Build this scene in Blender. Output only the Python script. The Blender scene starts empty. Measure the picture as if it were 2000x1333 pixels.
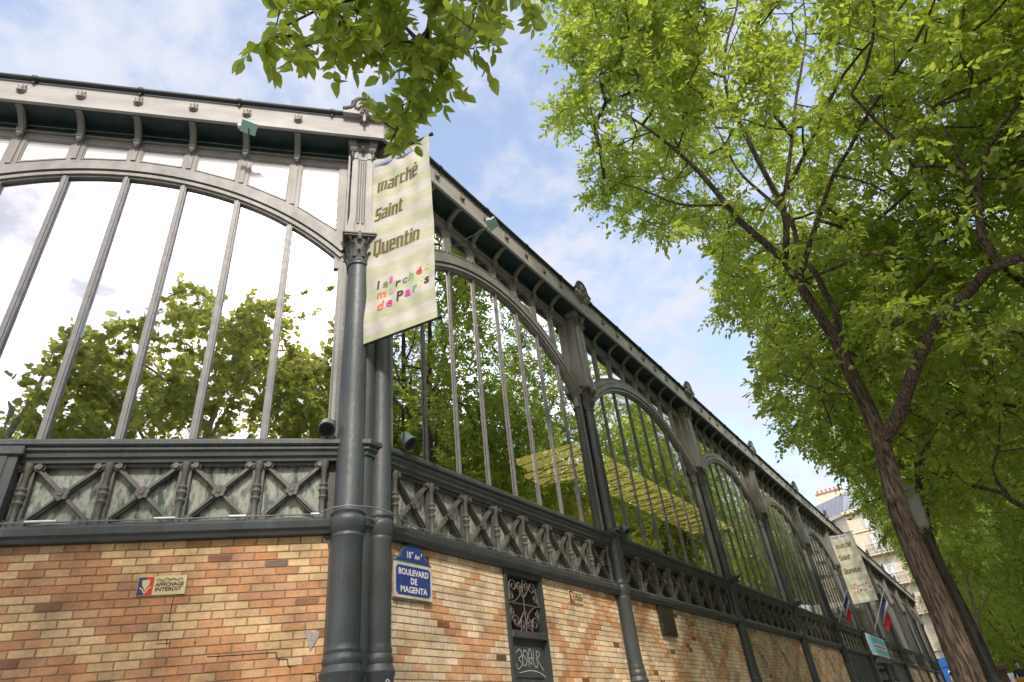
import bpy, bmesh, math, random
import numpy as np
from mathutils import Vector, Matrix
random.seed(7); rng = np.random.default_rng(7)
C = bpy.context.scene.collection; SC = bpy.context.scene
sin, cos, pi, R = math.sin, math.cos, math.pi, math.radians

# ------------------------------------------------------------------ camera, sky, sun, exposure
CAMP = np.array([0, 0, 1.6]); FPX = 1236.7754; GZ = 1.0      # eye about 0.6 m over the pavement (ground at z = 1.0)
cR = np.array([0.81265666, 0.57409674, -0.10001046]); cU = np.array([0.38377879, -0.39810623, 0.83320182]); cF = np.array([-0.43852366, 0.7154889, 0.54384983])
cd = bpy.data.cameras.new('camera'); cam = bpy.data.objects.new('camera', cd); C.objects.link(cam)
cd.sensor_width = 36; cd.lens = FPX / 2000 * 36; cd.clip_start = .05; cd.clip_end = 3000
m = Matrix.Identity(4)
for i in range(3): m[i][0], m[i][1], m[i][2], m[i][3] = cR[i], cU[i], -cF[i], CAMP[i]
cam.matrix_world = m; SC.camera = cam
SUN_AZ, SUN_EL = 137.0, 44.0                                   # azimuth from +y towards +x
sd = Vector((sin(R(SUN_AZ)) * cos(R(SUN_EL)), cos(R(SUN_AZ)) * cos(R(SUN_EL)), sin(R(SUN_EL))))
sl = bpy.data.lights.new('sun', 'SUN'); so = bpy.data.objects.new('sun', sl); C.objects.link(so)
sl.energy = 1.5; sl.angle = R(2.5); sl.color = (1, .93, .82); so.rotation_euler = (-sd).to_track_quat('-Z', 'Y').to_euler()
so.location = (20, -20, 40)
w = bpy.data.worlds.new('World'); SC.world = w; w.use_nodes = True
nt = w.node_tree; nt.nodes.clear(); N = nt.nodes.new; L = nt.links.new
out = N('ShaderNodeOutputWorld'); bg = N('ShaderNodeBackground'); sky = N('ShaderNodeTexSky'); sky.sky_type = 'NISHITA'
sky.sun_disc = False; sky.sun_elevation = R(SUN_EL); sky.sun_rotation = R(SUN_AZ); sky.air_density = 1.2; sky.dust_density = 1.5; sky.ozone_density = 2.0
tc = N('ShaderNodeTexCoord'); sep = N('ShaderNodeSeparateXYZ'); L(tc.outputs['Generated'], sep.inputs[0])
def wm(op, a, b=None, c=None):
    n = N('ShaderNodeMath'); n.operation = op
    for i, x in enumerate((a, b, c)):
        if x is None: continue
        if isinstance(x, (int, float)): n.inputs[i].default_value = x
        else: L(x, n.inputs[i])
    return n.outputs[0]
zz = wm('ADD', wm('MAXIMUM', sep.outputs[2], 0.02), .25)
cmb = N('ShaderNodeCombineXYZ'); L(wm('DIVIDE', sep.outputs[0], zz), cmb.inputs[0]); L(wm('DIVIDE', sep.outputs[1], zz), cmb.inputs[1])
n1 = N('ShaderNodeTexNoise'); L(cmb.outputs[0], n1.inputs['Vector']); n1.inputs['Scale'].default_value = 2.9; n1.inputs['Detail'].default_value = 9; n1.inputs['Roughness'].default_value = .56; n1.inputs['Distortion'].default_value = .35
n2 = N('ShaderNodeTexNoise'); L(cmb.outputs[0], n2.inputs['Vector']); n2.inputs['Scale'].default_value = 11; n2.inputs['Detail'].default_value = 6; n2.inputs['Roughness'].default_value = .6
mixn = wm('ADD', wm('MULTIPLY', n1.outputs['Fac'], .62), wm('MULTIPLY', n2.outputs['Fac'], .38))
cr = N('ShaderNodeMapRange'); L(mixn, cr.inputs[0]); cr.inputs[1].default_value = .42; cr.inputs[2].default_value = .61; cr.inputs[3].default_value = .12; cr.inputs[4].default_value = 1; cr.interpolation_type = 'SMOOTHSTEP'
dt = N('ShaderNodeVectorMath'); dt.operation = 'DOT_PRODUCT'; L(tc.outputs['Generated'], dt.inputs[0]); dt.inputs[1].default_value = sd
glow = N('ShaderNodeMapRange'); L(dt.outputs['Value'], glow.inputs[0]); glow.inputs[1].default_value = .28; glow.inputs[2].default_value = .8; glow.inputs[3].default_value = 1; glow.inputs[4].default_value = 1.55; glow.interpolation_type = 'SMOOTHSTEP'
cc = N('ShaderNodeVectorMath'); cc.operation = 'SCALE'; cc.inputs[0].default_value = (3.7, 3.85, 4.4); g2 = N('ShaderNodeMapRange'); L(dt.outputs['Value'], g2.inputs[0]); g2.inputs[1].default_value = .95; g2.inputs[2].default_value = 1; g2.inputs[3].default_value = 0; g2.inputs[4].default_value = 2.5; d3 = N('ShaderNodeVectorMath'); d3.operation = 'DOT_PRODUCT'; L(tc.outputs['Generated'], d3.inputs[0]); d3.inputs[1].default_value = (.87, .30, .39)
fill_lobe = N('ShaderNodeMapRange'); L(d3.outputs['Value'], fill_lobe.inputs[0]); fill_lobe.inputs[1].default_value = .66; fill_lobe.inputs[2].default_value = .95; fill_lobe.inputs[3].default_value = 0; fill_lobe.inputs[4].default_value = 6.0; fill_lobe.interpolation_type = 'SMOOTHSTEP'  # extra bright sky lobe, added out of view to fill the long facade
L(wm('ADD', wm('ADD', glow.outputs[0], g2.outputs[0]), fill_lobe.outputs[0]), cc.inputs['Scale'])
sk2 = N('ShaderNodeVectorMath'); sk2.operation = 'MULTIPLY'; L(sky.outputs[0], sk2.inputs[0]); sk2.inputs[1].default_value = (2.1, 1.8, 1.6)
mx = N('ShaderNodeMix'); mx.data_type = 'RGBA'; L(cr.outputs[0], mx.inputs[0]); L(sk2.outputs[0], mx.inputs[6]); L(cc.outputs[0], mx.inputs[7])
L(mx.outputs[2], bg.inputs[0]); bg.inputs[1].default_value = .1; L(bg.outputs[0], out.inputs[0])
SC.view_settings.view_transform = 'Standard'; SC.view_settings.look = 'None'; SC.view_settings.exposure = 1.15; SC.view_settings.gamma = 1
SC.cycles.max_bounces = 10; SC.cycles.diffuse_bounces = 6; SC.cycles.transmission_bounces = 8; SC.cycles.transparent_max_bounces = 16; SC.cycles.sample_clamp_indirect = 6

# ------------------------------------------------------------------ materials
def mat(name, col, rough=.6, metal=0, noise=None, nscale=8, bump=0, bscale=60, spec=None, col2=None, stretch=None):
    m = bpy.data.materials.new(name); m.use_nodes = True; t = m.node_tree; b = t.nodes['Principled BSDF']
    b.inputs['Base Color'].default_value = (*col, 1); b.inputs['Roughness'].default_value = rough; b.inputs['Metallic'].default_value = metal
    if spec is not None: b.inputs['Specular IOR Level'].default_value = spec
    tcn = t.nodes.new('ShaderNodeTexCoord'); src = tcn.outputs['Object']
    if stretch:
        mp = t.nodes.new('ShaderNodeMapping'); t.links.new(src, mp.inputs[0]); mp.inputs['Scale'].default_value = stretch; src = mp.outputs[0]
    if noise:
        n = t.nodes.new('ShaderNodeTexNoise'); n.inputs['Scale'].default_value = nscale; n.inputs['Detail'].default_value = 8; n.inputs['Roughness'].default_value = .65; t.links.new(src, n.inputs['Vector'])
        r = t.nodes.new('ShaderNodeMapRange'); r.inputs[1].default_value = .35; r.inputs[2].default_value = .65; t.links.new(n.outputs['Fac'], r.inputs[0])
        x = t.nodes.new('ShaderNodeMix'); x.data_type = 'RGBA'; t.links.new(r.outputs[0], x.inputs[0]); x.inputs[6].default_value = (*col, 1)
        x.inputs[7].default_value = (*(col2 or tuple(c * (1 - noise) for c in col)), 1); t.links.new(x.outputs[2], b.inputs['Base Color'])
        rr = t.nodes.new('ShaderNodeMapRange'); t.links.new(n.outputs['Fac'], rr.inputs[0]); rr.inputs[3].default_value = max(0, rough - .12); rr.inputs[4].default_value = min(1, rough + .12); t.links.new(rr.outputs[0], b.inputs['Roughness'])
    if bump:
        n = t.nodes.new('ShaderNodeTexNoise'); n.inputs['Scale'].default_value = bscale; n.inputs['Detail'].default_value = 6; t.links.new(src, n.inputs['Vector'])
        bp = t.nodes.new('ShaderNodeBump'); bp.inputs['Strength'].default_value = bump; bp.inputs['Distance'].default_value = .01; t.links.new(n.outputs['Fac'], bp.inputs['Height']); t.links.new(bp.outputs[0], b.inputs['Normal'])
    return m
def iron(name, col, rust=(.16, .075, .035), grime=(.5, .5, .5), rough=.4, amount=.555):
    m = mat(name, col, rough, 0, .35, 3, .35, 70, stretch=(1, 1, .3)); t = m.node_tree; b = t.nodes['Principled BSDF']; l = b.inputs['Base Color'].links[0].from_socket
    tcn = t.nodes.new('ShaderNodeTexCoord'); mp = t.nodes.new('ShaderNodeMapping'); mp.inputs['Scale'].default_value = (9, 9, 1.6); t.links.new(tcn.outputs['Object'], mp.inputs[0])
    n = t.nodes.new('ShaderNodeTexNoise'); n.inputs['Scale'].default_value = 1.3; n.inputs['Detail'].default_value = 10; n.inputs['Roughness'].default_value = .75; t.links.new(mp.outputs[0], n.inputs['Vector'])
    for lo, hi, c, k in ((amount, amount + .12, rust, .55), (.30, .42, tuple(q * 1.9 + .02 for q in col), 1)):
        r = t.nodes.new('ShaderNodeMapRange'); t.links.new(n.outputs['Fac'], r.inputs[0]); r.inputs[1].default_value = lo; r.inputs[2].default_value = hi
        if c is not rust: r.inputs[3].default_value = .55; r.inputs[4].default_value = 0
        else: r.inputs[4].default_value = k
        x = t.nodes.new('ShaderNodeMix'); x.data_type = 'RGBA'; t.links.new(r.outputs[0], x.inputs[0]); t.links.new(l, x.inputs[6]); x.inputs[7].default_value = (*c, 1); l = x.outputs[2]
    t.links.new(l, b.inputs['Base Color']); return m
M = {}
M['dark'] = iron('shade_toned_green_paint', (.068, .080, .078), rough=.4)  # paint of the lower ironwork, with tree shade put into its colour
M['lattice'] = mat('weathered_bronze_green_paint', (.135, .125, .10), .5, 0, 1, 7, .4, 110, col2=(.06, .062, .052))
M['taupe'] = mat('light_toned_taupe_paint', (.27, .253, .225), .5, 0, 1, 4, .2, 80, col2=(.18, .17, .152), stretch=(1, 1, .3))  # paint of the upper ironwork, with stronger sky light put into its colour
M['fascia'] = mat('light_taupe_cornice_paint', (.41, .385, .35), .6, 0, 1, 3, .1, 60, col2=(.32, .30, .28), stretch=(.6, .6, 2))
M['ros'] = mat('worn_cast_ornament', (.33, .30, .26), .55, 0, .4, 30)
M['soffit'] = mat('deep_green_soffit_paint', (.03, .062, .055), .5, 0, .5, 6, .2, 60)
M['gutter'] = mat('dark_lead_gutter', (.03, .032, .026), .6, 0, .4, 6, .2, 50)
M['mull'] = mat('grey_mullion_paint', (.20, .19, .185), .45, 0, 1, 6, .1, 60, col2=(.14, .14, .14))
M['iron'] = mat('black_iron', (.02, .02, .02), .5, .2)
M['scroll'] = mat('worn_iron_scroll', (.16, .13, .11), .5, .3)
M['wood'] = mat('dark_brown_board', (.045, .035, .025), .55, 0, .4, 10, .2, 40)
M['louvre'] = mat('dusty_louvre_slats', (.085, .07, .055), .7, 0, .4, 12)
M['lampgreen'] = mat('grey_green_lamp_housing', (.10, .15, .13), .4, 0, .3, 10)
M['lampglass'] = mat('pale_green_lamp_glass', (.42, .68, .58), .3)
M['black'] = mat('black_plastic', (.015, .015, .015), .5)
M['white'] = mat('white_paint', (.75, .75, .73), .5, 0, .15, 10)
M['enamelblue'] = mat('blue_enamel', (.045, .07, .25), .3, 0, .35, 14)
M['enamelwhite'] = mat('chipped_white_enamel', (.62, .60, .54), .35, 0, 1, 9, col2=(.45, .4, .32))
M['signgreen'] = mat('green_enamel_border', (.05, .16, .14), .4)
M['signyellow'] = mat('pale_yellow_plate', (.66, .55, .28), .5, 0, .12, 12)
M['navy'] = mat('navy_print', (.02, .03, .1), .5); M['red'] = mat('red_print', (.55, .03, .02), .5)
M['ink'] = mat('dark_brown_ink', (.05, .03, .015), .6)
M['stone'] = mat('cream_limestone', (.72, .62, .47), .8, 0, .18, 3, .1, 20)
M['zinc'] = mat('zinc_roof', (.30, .32, .35), .5, .2, .2, 2)
M['terra'] = mat('terracotta', (.45, .17, .08), .8)
M['shopblue'] = mat('blue_shopfront', (.04, .16, .55), .4)
M['shutter'] = mat('window_dark_glass', (.12, .14, .17), .15)
M['asphalt'] = mat('asphalt', (.10, .10, .10), .9, 0, .3, 3, .4, 120)
M['pave'] = mat('pale_pavement', (.40, .38, .35), .9, 0, .3, 3, .3, 100)
M['kerb'] = mat('granite_kerb', (.32, .31, .29), .8, 0, .3, 20)
M['roofdark'] = mat('dark_timber_roof', (.06, .05, .04), .8)
M['floor'] = mat('hall_floor', (.12, .11, .10), .7)
M['beige'] = mat('beige_painted_panel', (.50, .43, .31), .6, 0, .15, 6)
M['skin'] = mat('skin', (.5, .3, .2), .55); M['hair'] = mat('dark_hair', (.02, .013, .01), .6)
M['crack'] = mat('open_mortar_crack', (.02, .012, .008), .9)
M['graff'] = mat('white_spray_paint', (.55, .57, .52), .7)

def brickmat():
    m = bpy.data.materials.new('glazed_brick'); m.use_nodes = True; t = m.node_tree; b = t.nodes['Principled BSDF']
    a = t.nodes.new('ShaderNodeAttribute'); a.attribute_name = 'col'
    tcn = t.nodes.new('ShaderNodeTexCoord')
    n = t.nodes.new('ShaderNodeTexNoise'); n.inputs['Scale'].default_value = 26; n.inputs['Detail'].default_value = 7; n.inputs['Roughness'].default_value = .7; t.links.new(tcn.outputs['Object'], n.inputs['Vector'])
    r = t.nodes.new('ShaderNodeMapRange'); r.inputs[1].default_value = .3; r.inputs[2].default_value = .7; r.inputs[3].default_value = .78; r.inputs[4].default_value = 1.15; t.links.new(n.outputs['Fac'], r.inputs[0])
    n3 = t.nodes.new('ShaderNodeTexNoise'); n3.inputs['Scale'].default_value = 3.1; n3.inputs['Detail'].default_value = 6; t.links.new(tcn.outputs['Object'], n3.inputs['Vector'])
    r3 = t.nodes.new('ShaderNodeMapRange'); r3.inputs[1].default_value = .3; r3.inputs[2].default_value = .6; r3.inputs[3].default_value = .62; r3.inputs[4].default_value = 1.08; t.links.new(n3.outputs['Fac'], r3.inputs[0])
    mu = t.nodes.new('ShaderNodeMath'); mu.operation = 'MULTIPLY'; t.links.new(r.outputs[0], mu.inputs[0]); t.links.new(r3.outputs[0], mu.inputs[1])
    s = t.nodes.new('ShaderNodeVectorMath'); s.operation = 'SCALE'; t.links.new(a.outputs['Color'], s.inputs[0]); t.links.new(mu.outputs[0], s.inputs['Scale'])
    t.links.new(s.outputs[0], b.inputs['Base Color']); b.inputs['Roughness'].default_value = .5
    n2 = t.nodes.new('ShaderNodeTexNoise'); n2.inputs['Scale'].default_value = 70; n2.inputs['Detail'].default_value = 5; t.links.new(tcn.outputs['Object'], n2.inputs['Vector'])
    bp = t.nodes.new('ShaderNodeBump'); bp.inputs['Strength'].default_value = .5; bp.inputs['Distance'].default_value = .006; t.links.new(n2.outputs['Fac'], bp.inputs['Height']); t.links.new(bp.outputs[0], b.inputs['Normal'])
    return m
M['brick'] = brickmat()

def glassmat(name, fac, tint=(.75, .8, .75), rough=0, bump=.06, bscale=1.3):
    m = bpy.data.materials.new(name); m.use_nodes = True; t = m.node_tree; t.nodes.clear()
    o = t.nodes.new('ShaderNodeOutputMaterial'); g = t.nodes.new('ShaderNodeBsdfGlossy'); tr = t.nodes.new('ShaderNodeBsdfTransparent'); x = t.nodes.new('ShaderNodeMixShader')
    g.inputs['Color'].default_value = (.98, .98, .98, 1); g.inputs['Roughness'].default_value = rough; tr.inputs[0].default_value = (*tint, 1)
    x.inputs[0].default_value = fac; t.links.new(tr.outputs[0], x.inputs[1]); t.links.new(g.outputs[0], x.inputs[2]); t.links.new(x.outputs[0], o.inputs[0])
    tcn = t.nodes.new('ShaderNodeTexCoord'); n = t.nodes.new('ShaderNodeTexNoise'); n.inputs['Scale'].default_value = bscale; t.links.new(tcn.outputs['Object'], n.inputs['Vector'])
    bp = t.nodes.new('ShaderNodeBump'); bp.inputs['Strength'].default_value = bump; bp.inputs['Distance'].default_value = .02; t.links.new(n.outputs['Fac'], bp.inputs['Height']); t.links.new(bp.outputs[0], g.inputs['Normal'])
    return m
M['glass'] = glassmat('window_glass', .54, (.4, .45, .42)); M['glassB'] = glassmat('hall_window_glass', .70, (.92, .92, .85))
M['glassS'] = glassmat('pale_spandrel_glass', .5, (.5, .5, .5))  # pale frosted panes: diffuse body under a weak gloss
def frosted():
    m = bpy.data.materials['pale_spandrel_glass']; t = m.node_tree; x = [n for n in t.nodes if n.type == 'MIX_SHADER'][0]; d = t.nodes.new('ShaderNodeBsdfDiffuse'); d.inputs[0].default_value = (.68, .655, .64, 1)
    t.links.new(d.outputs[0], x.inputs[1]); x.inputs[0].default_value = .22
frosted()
def dirtyglass():
    m = bpy.data.materials.new('grimy_low_glass'); m.use_nodes = True; t = m.node_tree; b = t.nodes['Principled BSDF']
    tcn = t.nodes.new('ShaderNodeTexCoord'); oi = t.nodes.new('ShaderNodeObjectInfo'); ad = t.nodes.new('ShaderNodeVectorMath'); ad.operation = 'ADD'
    t.links.new(tcn.outputs['Object'], ad.inputs[0]); t.links.new(oi.outputs['Location'], ad.inputs[1])
    n = t.nodes.new('ShaderNodeTexNoise'); n.inputs['Scale'].default_value = 3.2; n.inputs['Detail'].default_value = 9; n.inputs['Roughness'].default_value = .6; mp = t.nodes.new('ShaderNodeMapping'); mp.inputs['Scale'].default_value = (4.2, 1, 1.4); t.links.new(ad.outputs[0], mp.inputs[0]); t.links.new(mp.outputs[0], n.inputs['Vector'])
    r = t.nodes.new('ShaderNodeValToRGB'); r.color_ramp.elements[0].position = .38; r.color_ramp.elements[0].color = (.07, .095, .08, 1); r.color_ramp.elements[1].position = .54; r.color_ramp.elements[1].color = (.38, .40, .35, 1)
    e = r.color_ramp.elements.new(.62); e.color = (.27, .26, .21, 1)
    t.links.new(n.outputs['Fac'], r.inputs[0]); t.links.new(r.outputs[0], b.inputs['Base Color']); b.inputs['Roughness'].default_value = .12; b.inputs['Specular IOR Level'].default_value = .9
    return m
M['grime'] = dirtyglass()
def yellowmat():
    m = bpy.data.materials.new('yellow_translucent_sheet'); m.use_nodes = True; t = m.node_tree; t.nodes.clear()
    o = t.nodes.new('ShaderNodeOutputMaterial'); d = t.nodes.new('ShaderNodeBsdfDiffuse'); tr = t.nodes.new('ShaderNodeBsdfTranslucent'); x = t.nodes.new('ShaderNodeMixShader')
    d.inputs[0].default_value = (.62, .48, .14, 1); tr.inputs[0].default_value = (.62, .48, .13, 1); x.inputs[0].default_value = .6
    t.links.new(d.outputs[0], x.inputs[1]); t.links.new(tr.outputs[0], x.inputs[2]); t.links.new(x.outputs[0], o.inputs[0]); return m
M['yellow'] = yellowmat()
def leafmat(name, c1, c2, tr1, trf=.5, gloss=.12):
    m = bpy.data.materials.new(name); m.use_nodes = True; t = m.node_tree; t.nodes.clear()
    o = t.nodes.new('ShaderNodeOutputMaterial'); a = t.nodes.new('ShaderNodeAttribute'); a.attribute_name = 'tint'
    mxc = t.nodes.new('ShaderNodeMix'); mxc.data_type = 'RGBA'; t.links.new(a.outputs['Fac'], mxc.inputs[0]); mxc.inputs[6].default_value = (*c1, 1); mxc.inputs[7].default_value = (*c2, 1)
    d = t.nodes.new('ShaderNodeBsdfDiffuse'); t.links.new(mxc.outputs[2], d.inputs[0])
    tl = t.nodes.new('ShaderNodeBsdfTranslucent'); mt = t.nodes.new('ShaderNodeMix'); mt.data_type = 'RGBA'; t.links.new(a.outputs['Fac'], mt.inputs[0]); mt.inputs[6].default_value = (tr1[0] * .6, tr1[1] * .62, tr1[2], 1); mt.inputs[7].default_value = (*tr1, 1)
    t.links.new(mt.outputs[2], tl.inputs[0])
    x = t.nodes.new('ShaderNodeMixShader'); x.inputs[0].default_value = trf; t.links.new(d.outputs[0], x.inputs[1]); t.links.new(tl.outputs[0], x.inputs[2])
    g = t.nodes.new('ShaderNodeBsdfGlossy'); g.inputs['Roughness'].default_value = .45; x2 = t.nodes.new('ShaderNodeMixShader'); x2.inputs[0].default_value = gloss * .5
    t.links.new(x.outputs[0], x2.inputs[1]); t.links.new(g.outputs[0], x2.inputs[2]); t.links.new(x2.outputs[0], o.inputs[0]); return m
M['leaf'] = leafmat('elm_leaves', (.12, .20, .022), (.26, .36, .035), (.72, .84, .07), .55)
M['leafp'] = leafmat('plane_leaves', (.11, .17, .03), (.24, .33, .05), (.78, .78, .12), .62)
def barkmat(name, c1, c2, str_=1.0):
    m = bpy.data.materials.new(name); m.use_nodes = True; t = m.node_tree; b = t.nodes['Principled BSDF']; b.inputs['Roughness'].default_value = .9
    tcn = t.nodes.new('ShaderNodeTexCoord'); mp = t.nodes.new('ShaderNodeMapping'); mp.inputs['Scale'].default_value = (34, 34, 4.5); t.links.new(tcn.outputs['Object'], mp.inputs[0])
    n = t.nodes.new('ShaderNodeTexNoise'); n.inputs['Scale'].default_value = 1.0; n.inputs['Detail'].default_value = 6; n.inputs['Distortion'].default_value = .6; t.links.new(mp.outputs[0], n.inputs['Vector'])
    r = t.nodes.new('ShaderNodeMapRange'); r.inputs[1].default_value = .38; r.inputs[2].default_value = .6; t.links.new(n.outputs['Fac'], r.inputs[0])
    x = t.nodes.new('ShaderNodeMix'); x.data_type = 'RGBA'; t.links.new(r.outputs[0], x.inputs[0]); x.inputs[6].default_value = (*c1, 1); x.inputs[7].default_value = (*c2, 1); t.links.new(x.outputs[2], b.inputs['Base Color'])
    bp = t.nodes.new('ShaderNodeBump'); bp.inputs['Strength'].default_value = str_; bp.inputs['Distance'].default_value = .07; t.links.new(n.outputs['Fac'], bp.inputs['Height']); t.links.new(bp.outputs[0], b.inputs['Normal']); return m
M['bark'] = barkmat('furrowed_bark', (.03, .021, .014), (.17, .12, .08))
M['barkp'] = barkmat('pale_bark', (.20, .17, .12), (.42, .38, .28), .4)
def stripemat():
    m = bpy.data.materials.new('striped_banner_cloth'); m.use_nodes = True; t = m.node_tree; b = t.nodes['Principled BSDF']; b.inputs['Roughness'].default_value = .8
    tcn = t.nodes.new('ShaderNodeTexCoord'); s = t.nodes.new('ShaderNodeSeparateXYZ'); t.links.new(tcn.outputs['Object'], s.inputs[0])
    n = t.nodes.new('ShaderNodeTexNoise'); n.inputs['Scale'].default_value = 5; n.inputs['Detail'].default_value = 5; t.links.new(tcn.outputs['Object'], n.inputs['Vector'])
    def mm(op, a, bb, c=None):
        q = t.nodes.new('ShaderNodeMath'); q.operation = op
        for i, v in enumerate((a, bb, c)):
            if v is None: continue
            if isinstance(v, (int, float)): q.inputs[i].default_value = v
            else: t.links.new(v, q.inputs[i])
        return q.outputs[0]
    z = mm('ADD', s.outputs[2], mm('MULTIPLY', n.outputs['Fac'], .015))
    f = mm('SINE', mm('MULTIPLY', z, 2 * pi / .335), 0)
    r = t.nodes.new('ShaderNodeMapRange'); r.inputs[1].default_value = -.12; r.inputs[2].default_value = .12; t.links.new(f, r.inputs[0])
    x = t.nodes.new('ShaderNodeMix'); x.data_type = 'RGBA'; t.links.new(r.outputs[0], x.inputs[0]); x.inputs[6].default_value = (.86, .79, .68, 1); x.inputs[7].default_value = (.74, .74, .50, 1)
    d = t.nodes.new('ShaderNodeMapRange'); d.inputs[1].default_value = .35; d.inputs[2].default_value = .7; d.inputs[3].default_value = 1.05; d.inputs[4].default_value = .86; t.links.new(n.outputs['Fac'], d.inputs[0])
    v = t.nodes.new('ShaderNodeVectorMath'); v.operation = 'SCALE'; t.links.new(x.outputs[2], v.inputs[0]); t.links.new(d.outputs[0], v.inputs['Scale']); t.links.new(v.outputs[0], b.inputs['Base Color'])
    tr = t.nodes.new('ShaderNodeBsdfTranslucent'); t.links.new(v.outputs[0], tr.inputs[0]); xs = t.nodes.new('ShaderNodeMixShader'); xs.inputs[0].default_value = .35
    o = t.nodes['Material Output']; t.links.new(b.outputs[0], xs.inputs[1]); t.links.new(tr.outputs[0], xs.inputs[2]); t.links.new(xs.outputs[0], o.inputs[0]); return m
M['banner'] = stripemat()

# ------------------------------------------------------------------ helpers
class MB:
    def __init__(s): s.v = []; s.f = []; s.s = []
    def add(s, vs, fs, smooth=False):
        o = len(s.v); s.v += [tuple(p) for p in vs]; s.f += [tuple(i + o for i in f) for f in fs]; s.s += [smooth] * len(fs)
    def box(s, x0, x1, y0, y1, z0, z1, b=0):
        if b:
            b = min(b, abs(x1 - x0) * .4, abs(y1 - y0) * .4, abs(z1 - z0) * .4); bm = bmesh.new(); bmesh.ops.create_cube(bm, size=1)
            for v in bm.verts: v.co = Vector(((x0 + x1) / 2 + v.co.x * (x1 - x0), (y0 + y1) / 2 + v.co.y * (y1 - y0), (z0 + z1) / 2 + v.co.z * (z1 - z0)))
            bmesh.ops.bevel(bm, geom=bm.edges[:], offset=b, segments=1, affect='EDGES'); s.bm(bm); bm.free(); return
        s.add([(x, y, z) for x in (x0, x1) for y in (y0, y1) for z in (z0, z1)], [(0, 1, 3, 2), (4, 6, 7, 5), (0, 4, 5, 1), (2, 3, 7, 6), (0, 2, 6, 4), (1, 5, 7, 3)])
    def bm(s, bm, smooth=False):
        bm.verts.ensure_lookup_table(); bm.verts.index_update(); s.add([v.co[:] for v in bm.verts], [[v.index for v in f.verts] for f in bm.faces], smooth)
    def tube(s, pts, r, n=8, smooth=True, cap=True, flat=1.0):
        pts = [Vector(p) for p in pts]; rs = r if isinstance(r, (list, tuple)) else [r] * len(pts); vs = []
        up = Vector((0, 0, 1)); prev = None
        for i, p in enumerate(pts):
            d = (pts[min(i + 1, len(pts) - 1)] - pts[max(i - 1, 0)]).normalized()
            if prev is None: a = d.orthogonal().normalized() if abs(d.z) > .95 else d.cross(up).normalized()
            else: a = (prev - d * prev.dot(d)).normalized()
            prev = a; bb = d.cross(a)
            vs += [p + (a * cos(2 * pi * k / n) * flat + bb * sin(2 * pi * k / n)) * rs[i] for k in range(n)]
        fs = [(i * n + k, i * n + (k + 1) % n, (i + 1) * n + (k + 1) % n, (i + 1) * n + k) for i in range(len(pts) - 1) for k in range(n)]
        s.add(vs, fs, smooth)
        if cap: s.add(vs[:n], [tuple(range(n))[::-1]]); s.add(vs[-n:], [tuple(range(n))])
    def lathe(s, prof, cx=0, cy=0, n=20, smooth=True):
        vs = [(cx + r * cos(2 * pi * k / n), cy + r * sin(2 * pi * k / n), z) for r, z in prof for k in range(n)]
        runs = [[0, 1]]                                # crisp arrises: split the surface where the profile turns sharply
        for i in range(1, len(prof) - 1):
            a = Vector((prof[i][0] - prof[i - 1][0], prof[i][1] - prof[i - 1][1])); b = Vector((prof[i + 1][0] - prof[i][0], prof[i + 1][1] - prof[i][1]))
            if a.length and b.length and a.angle(b) > .6: runs.append([i, i + 1])
            else: runs[-1].append(i + 1)
        for run in runs:
            s.add(vs[run[0] * n:(run[-1] + 1) * n], [(i * n + k, i * n + (k + 1) % n, (i + 1) * n + (k + 1) % n, (i + 1) * n + k) for i in range(len(run) - 1) for k in range(n)], smooth)
        s.add(vs[:n], [tuple(range(n))[::-1]]); s.add(vs[-n:], [tuple(range(n))])
    def prism(s, poly, y0, y1):                       # poly in x,z, counter-clockwise seen from -y
        n = len(poly); vs = [(x, y0, z) for x, z in poly] + [(x, y1, z) for x, z in poly]
        s.add(vs, [tuple(range(n)), tuple(range(2 * n - 1, n - 1, -1))] + [(i, i + n, (i + 1) % n + n, (i + 1) % n) for i in range(n)])
    def bar(s, a, b, wdt, y0, y1):                    # flat bar between two x,z points
        a = Vector(a); b = Vector(b); d = (b - a).normalized(); p = Vector((-d.y, d.x)) * wdt / 2
        s.prism([tuple(a - p), tuple(b - p), tuple(b + p), tuple(a + p)], y0, y1)
    def mesh(s, name, mt):
        me = bpy.data.meshes.new(name); me.from_pydata(s.v, [], s.f); me.materials.append(mt)
        me.polygons.foreach_set('use_smooth', s.s); me.update(); return me
    def build(s, name, mt, parent=None, loc=(0, 0, 0), rot=(0, 0, 0), scale=(1, 1, 1)): return obj(name, s.mesh(name, mt), parent, loc, rot, scale)
def obj(name, me, parent=None, loc=(0, 0, 0), rot=(0, 0, 0), scale=(1, 1, 1)):
    o = bpy.data.objects.new(name, me); C.objects.link(o); o.parent = parent; o.location = loc; o.rotation_euler = rot; o.scale = scale; return o
def tag(o, label, cat, group=None, kind=None):
    o['label'] = label
    if cat: o['category'] = cat
    if group: o['group'] = group
    if kind: o['kind'] = kind
    return o
def thing(name, label, cat, loc=(0, 0, 0), rz=0, group=None): return tag(obj(name, None, None, loc, (0, 0, rz)), label, cat, group)
def kids(o): return [c for c in C.objects if c.parent is o]
def copy_tree(o, parent=None):
    c = o.copy(); C.objects.link(c); c.parent = parent
    for ch in o.children: copy_tree(ch, c)
    return c
def project(P):
    Q = np.asarray(P, float) - CAMP; z = Q @ cF; z = np.where(abs(z) < 1e-6, 1e-6, z)
    return 1000 + FPX * (Q @ cR) / z, 666.5 - FPX * (Q @ cU) / z, z
def at(u, v, dist):
    r = cF + cR * (u - 1000) / FPX - cU * (v - 666.5) / FPX; return CAMP + r * dist / math.hypot(r[0], r[1])
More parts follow.
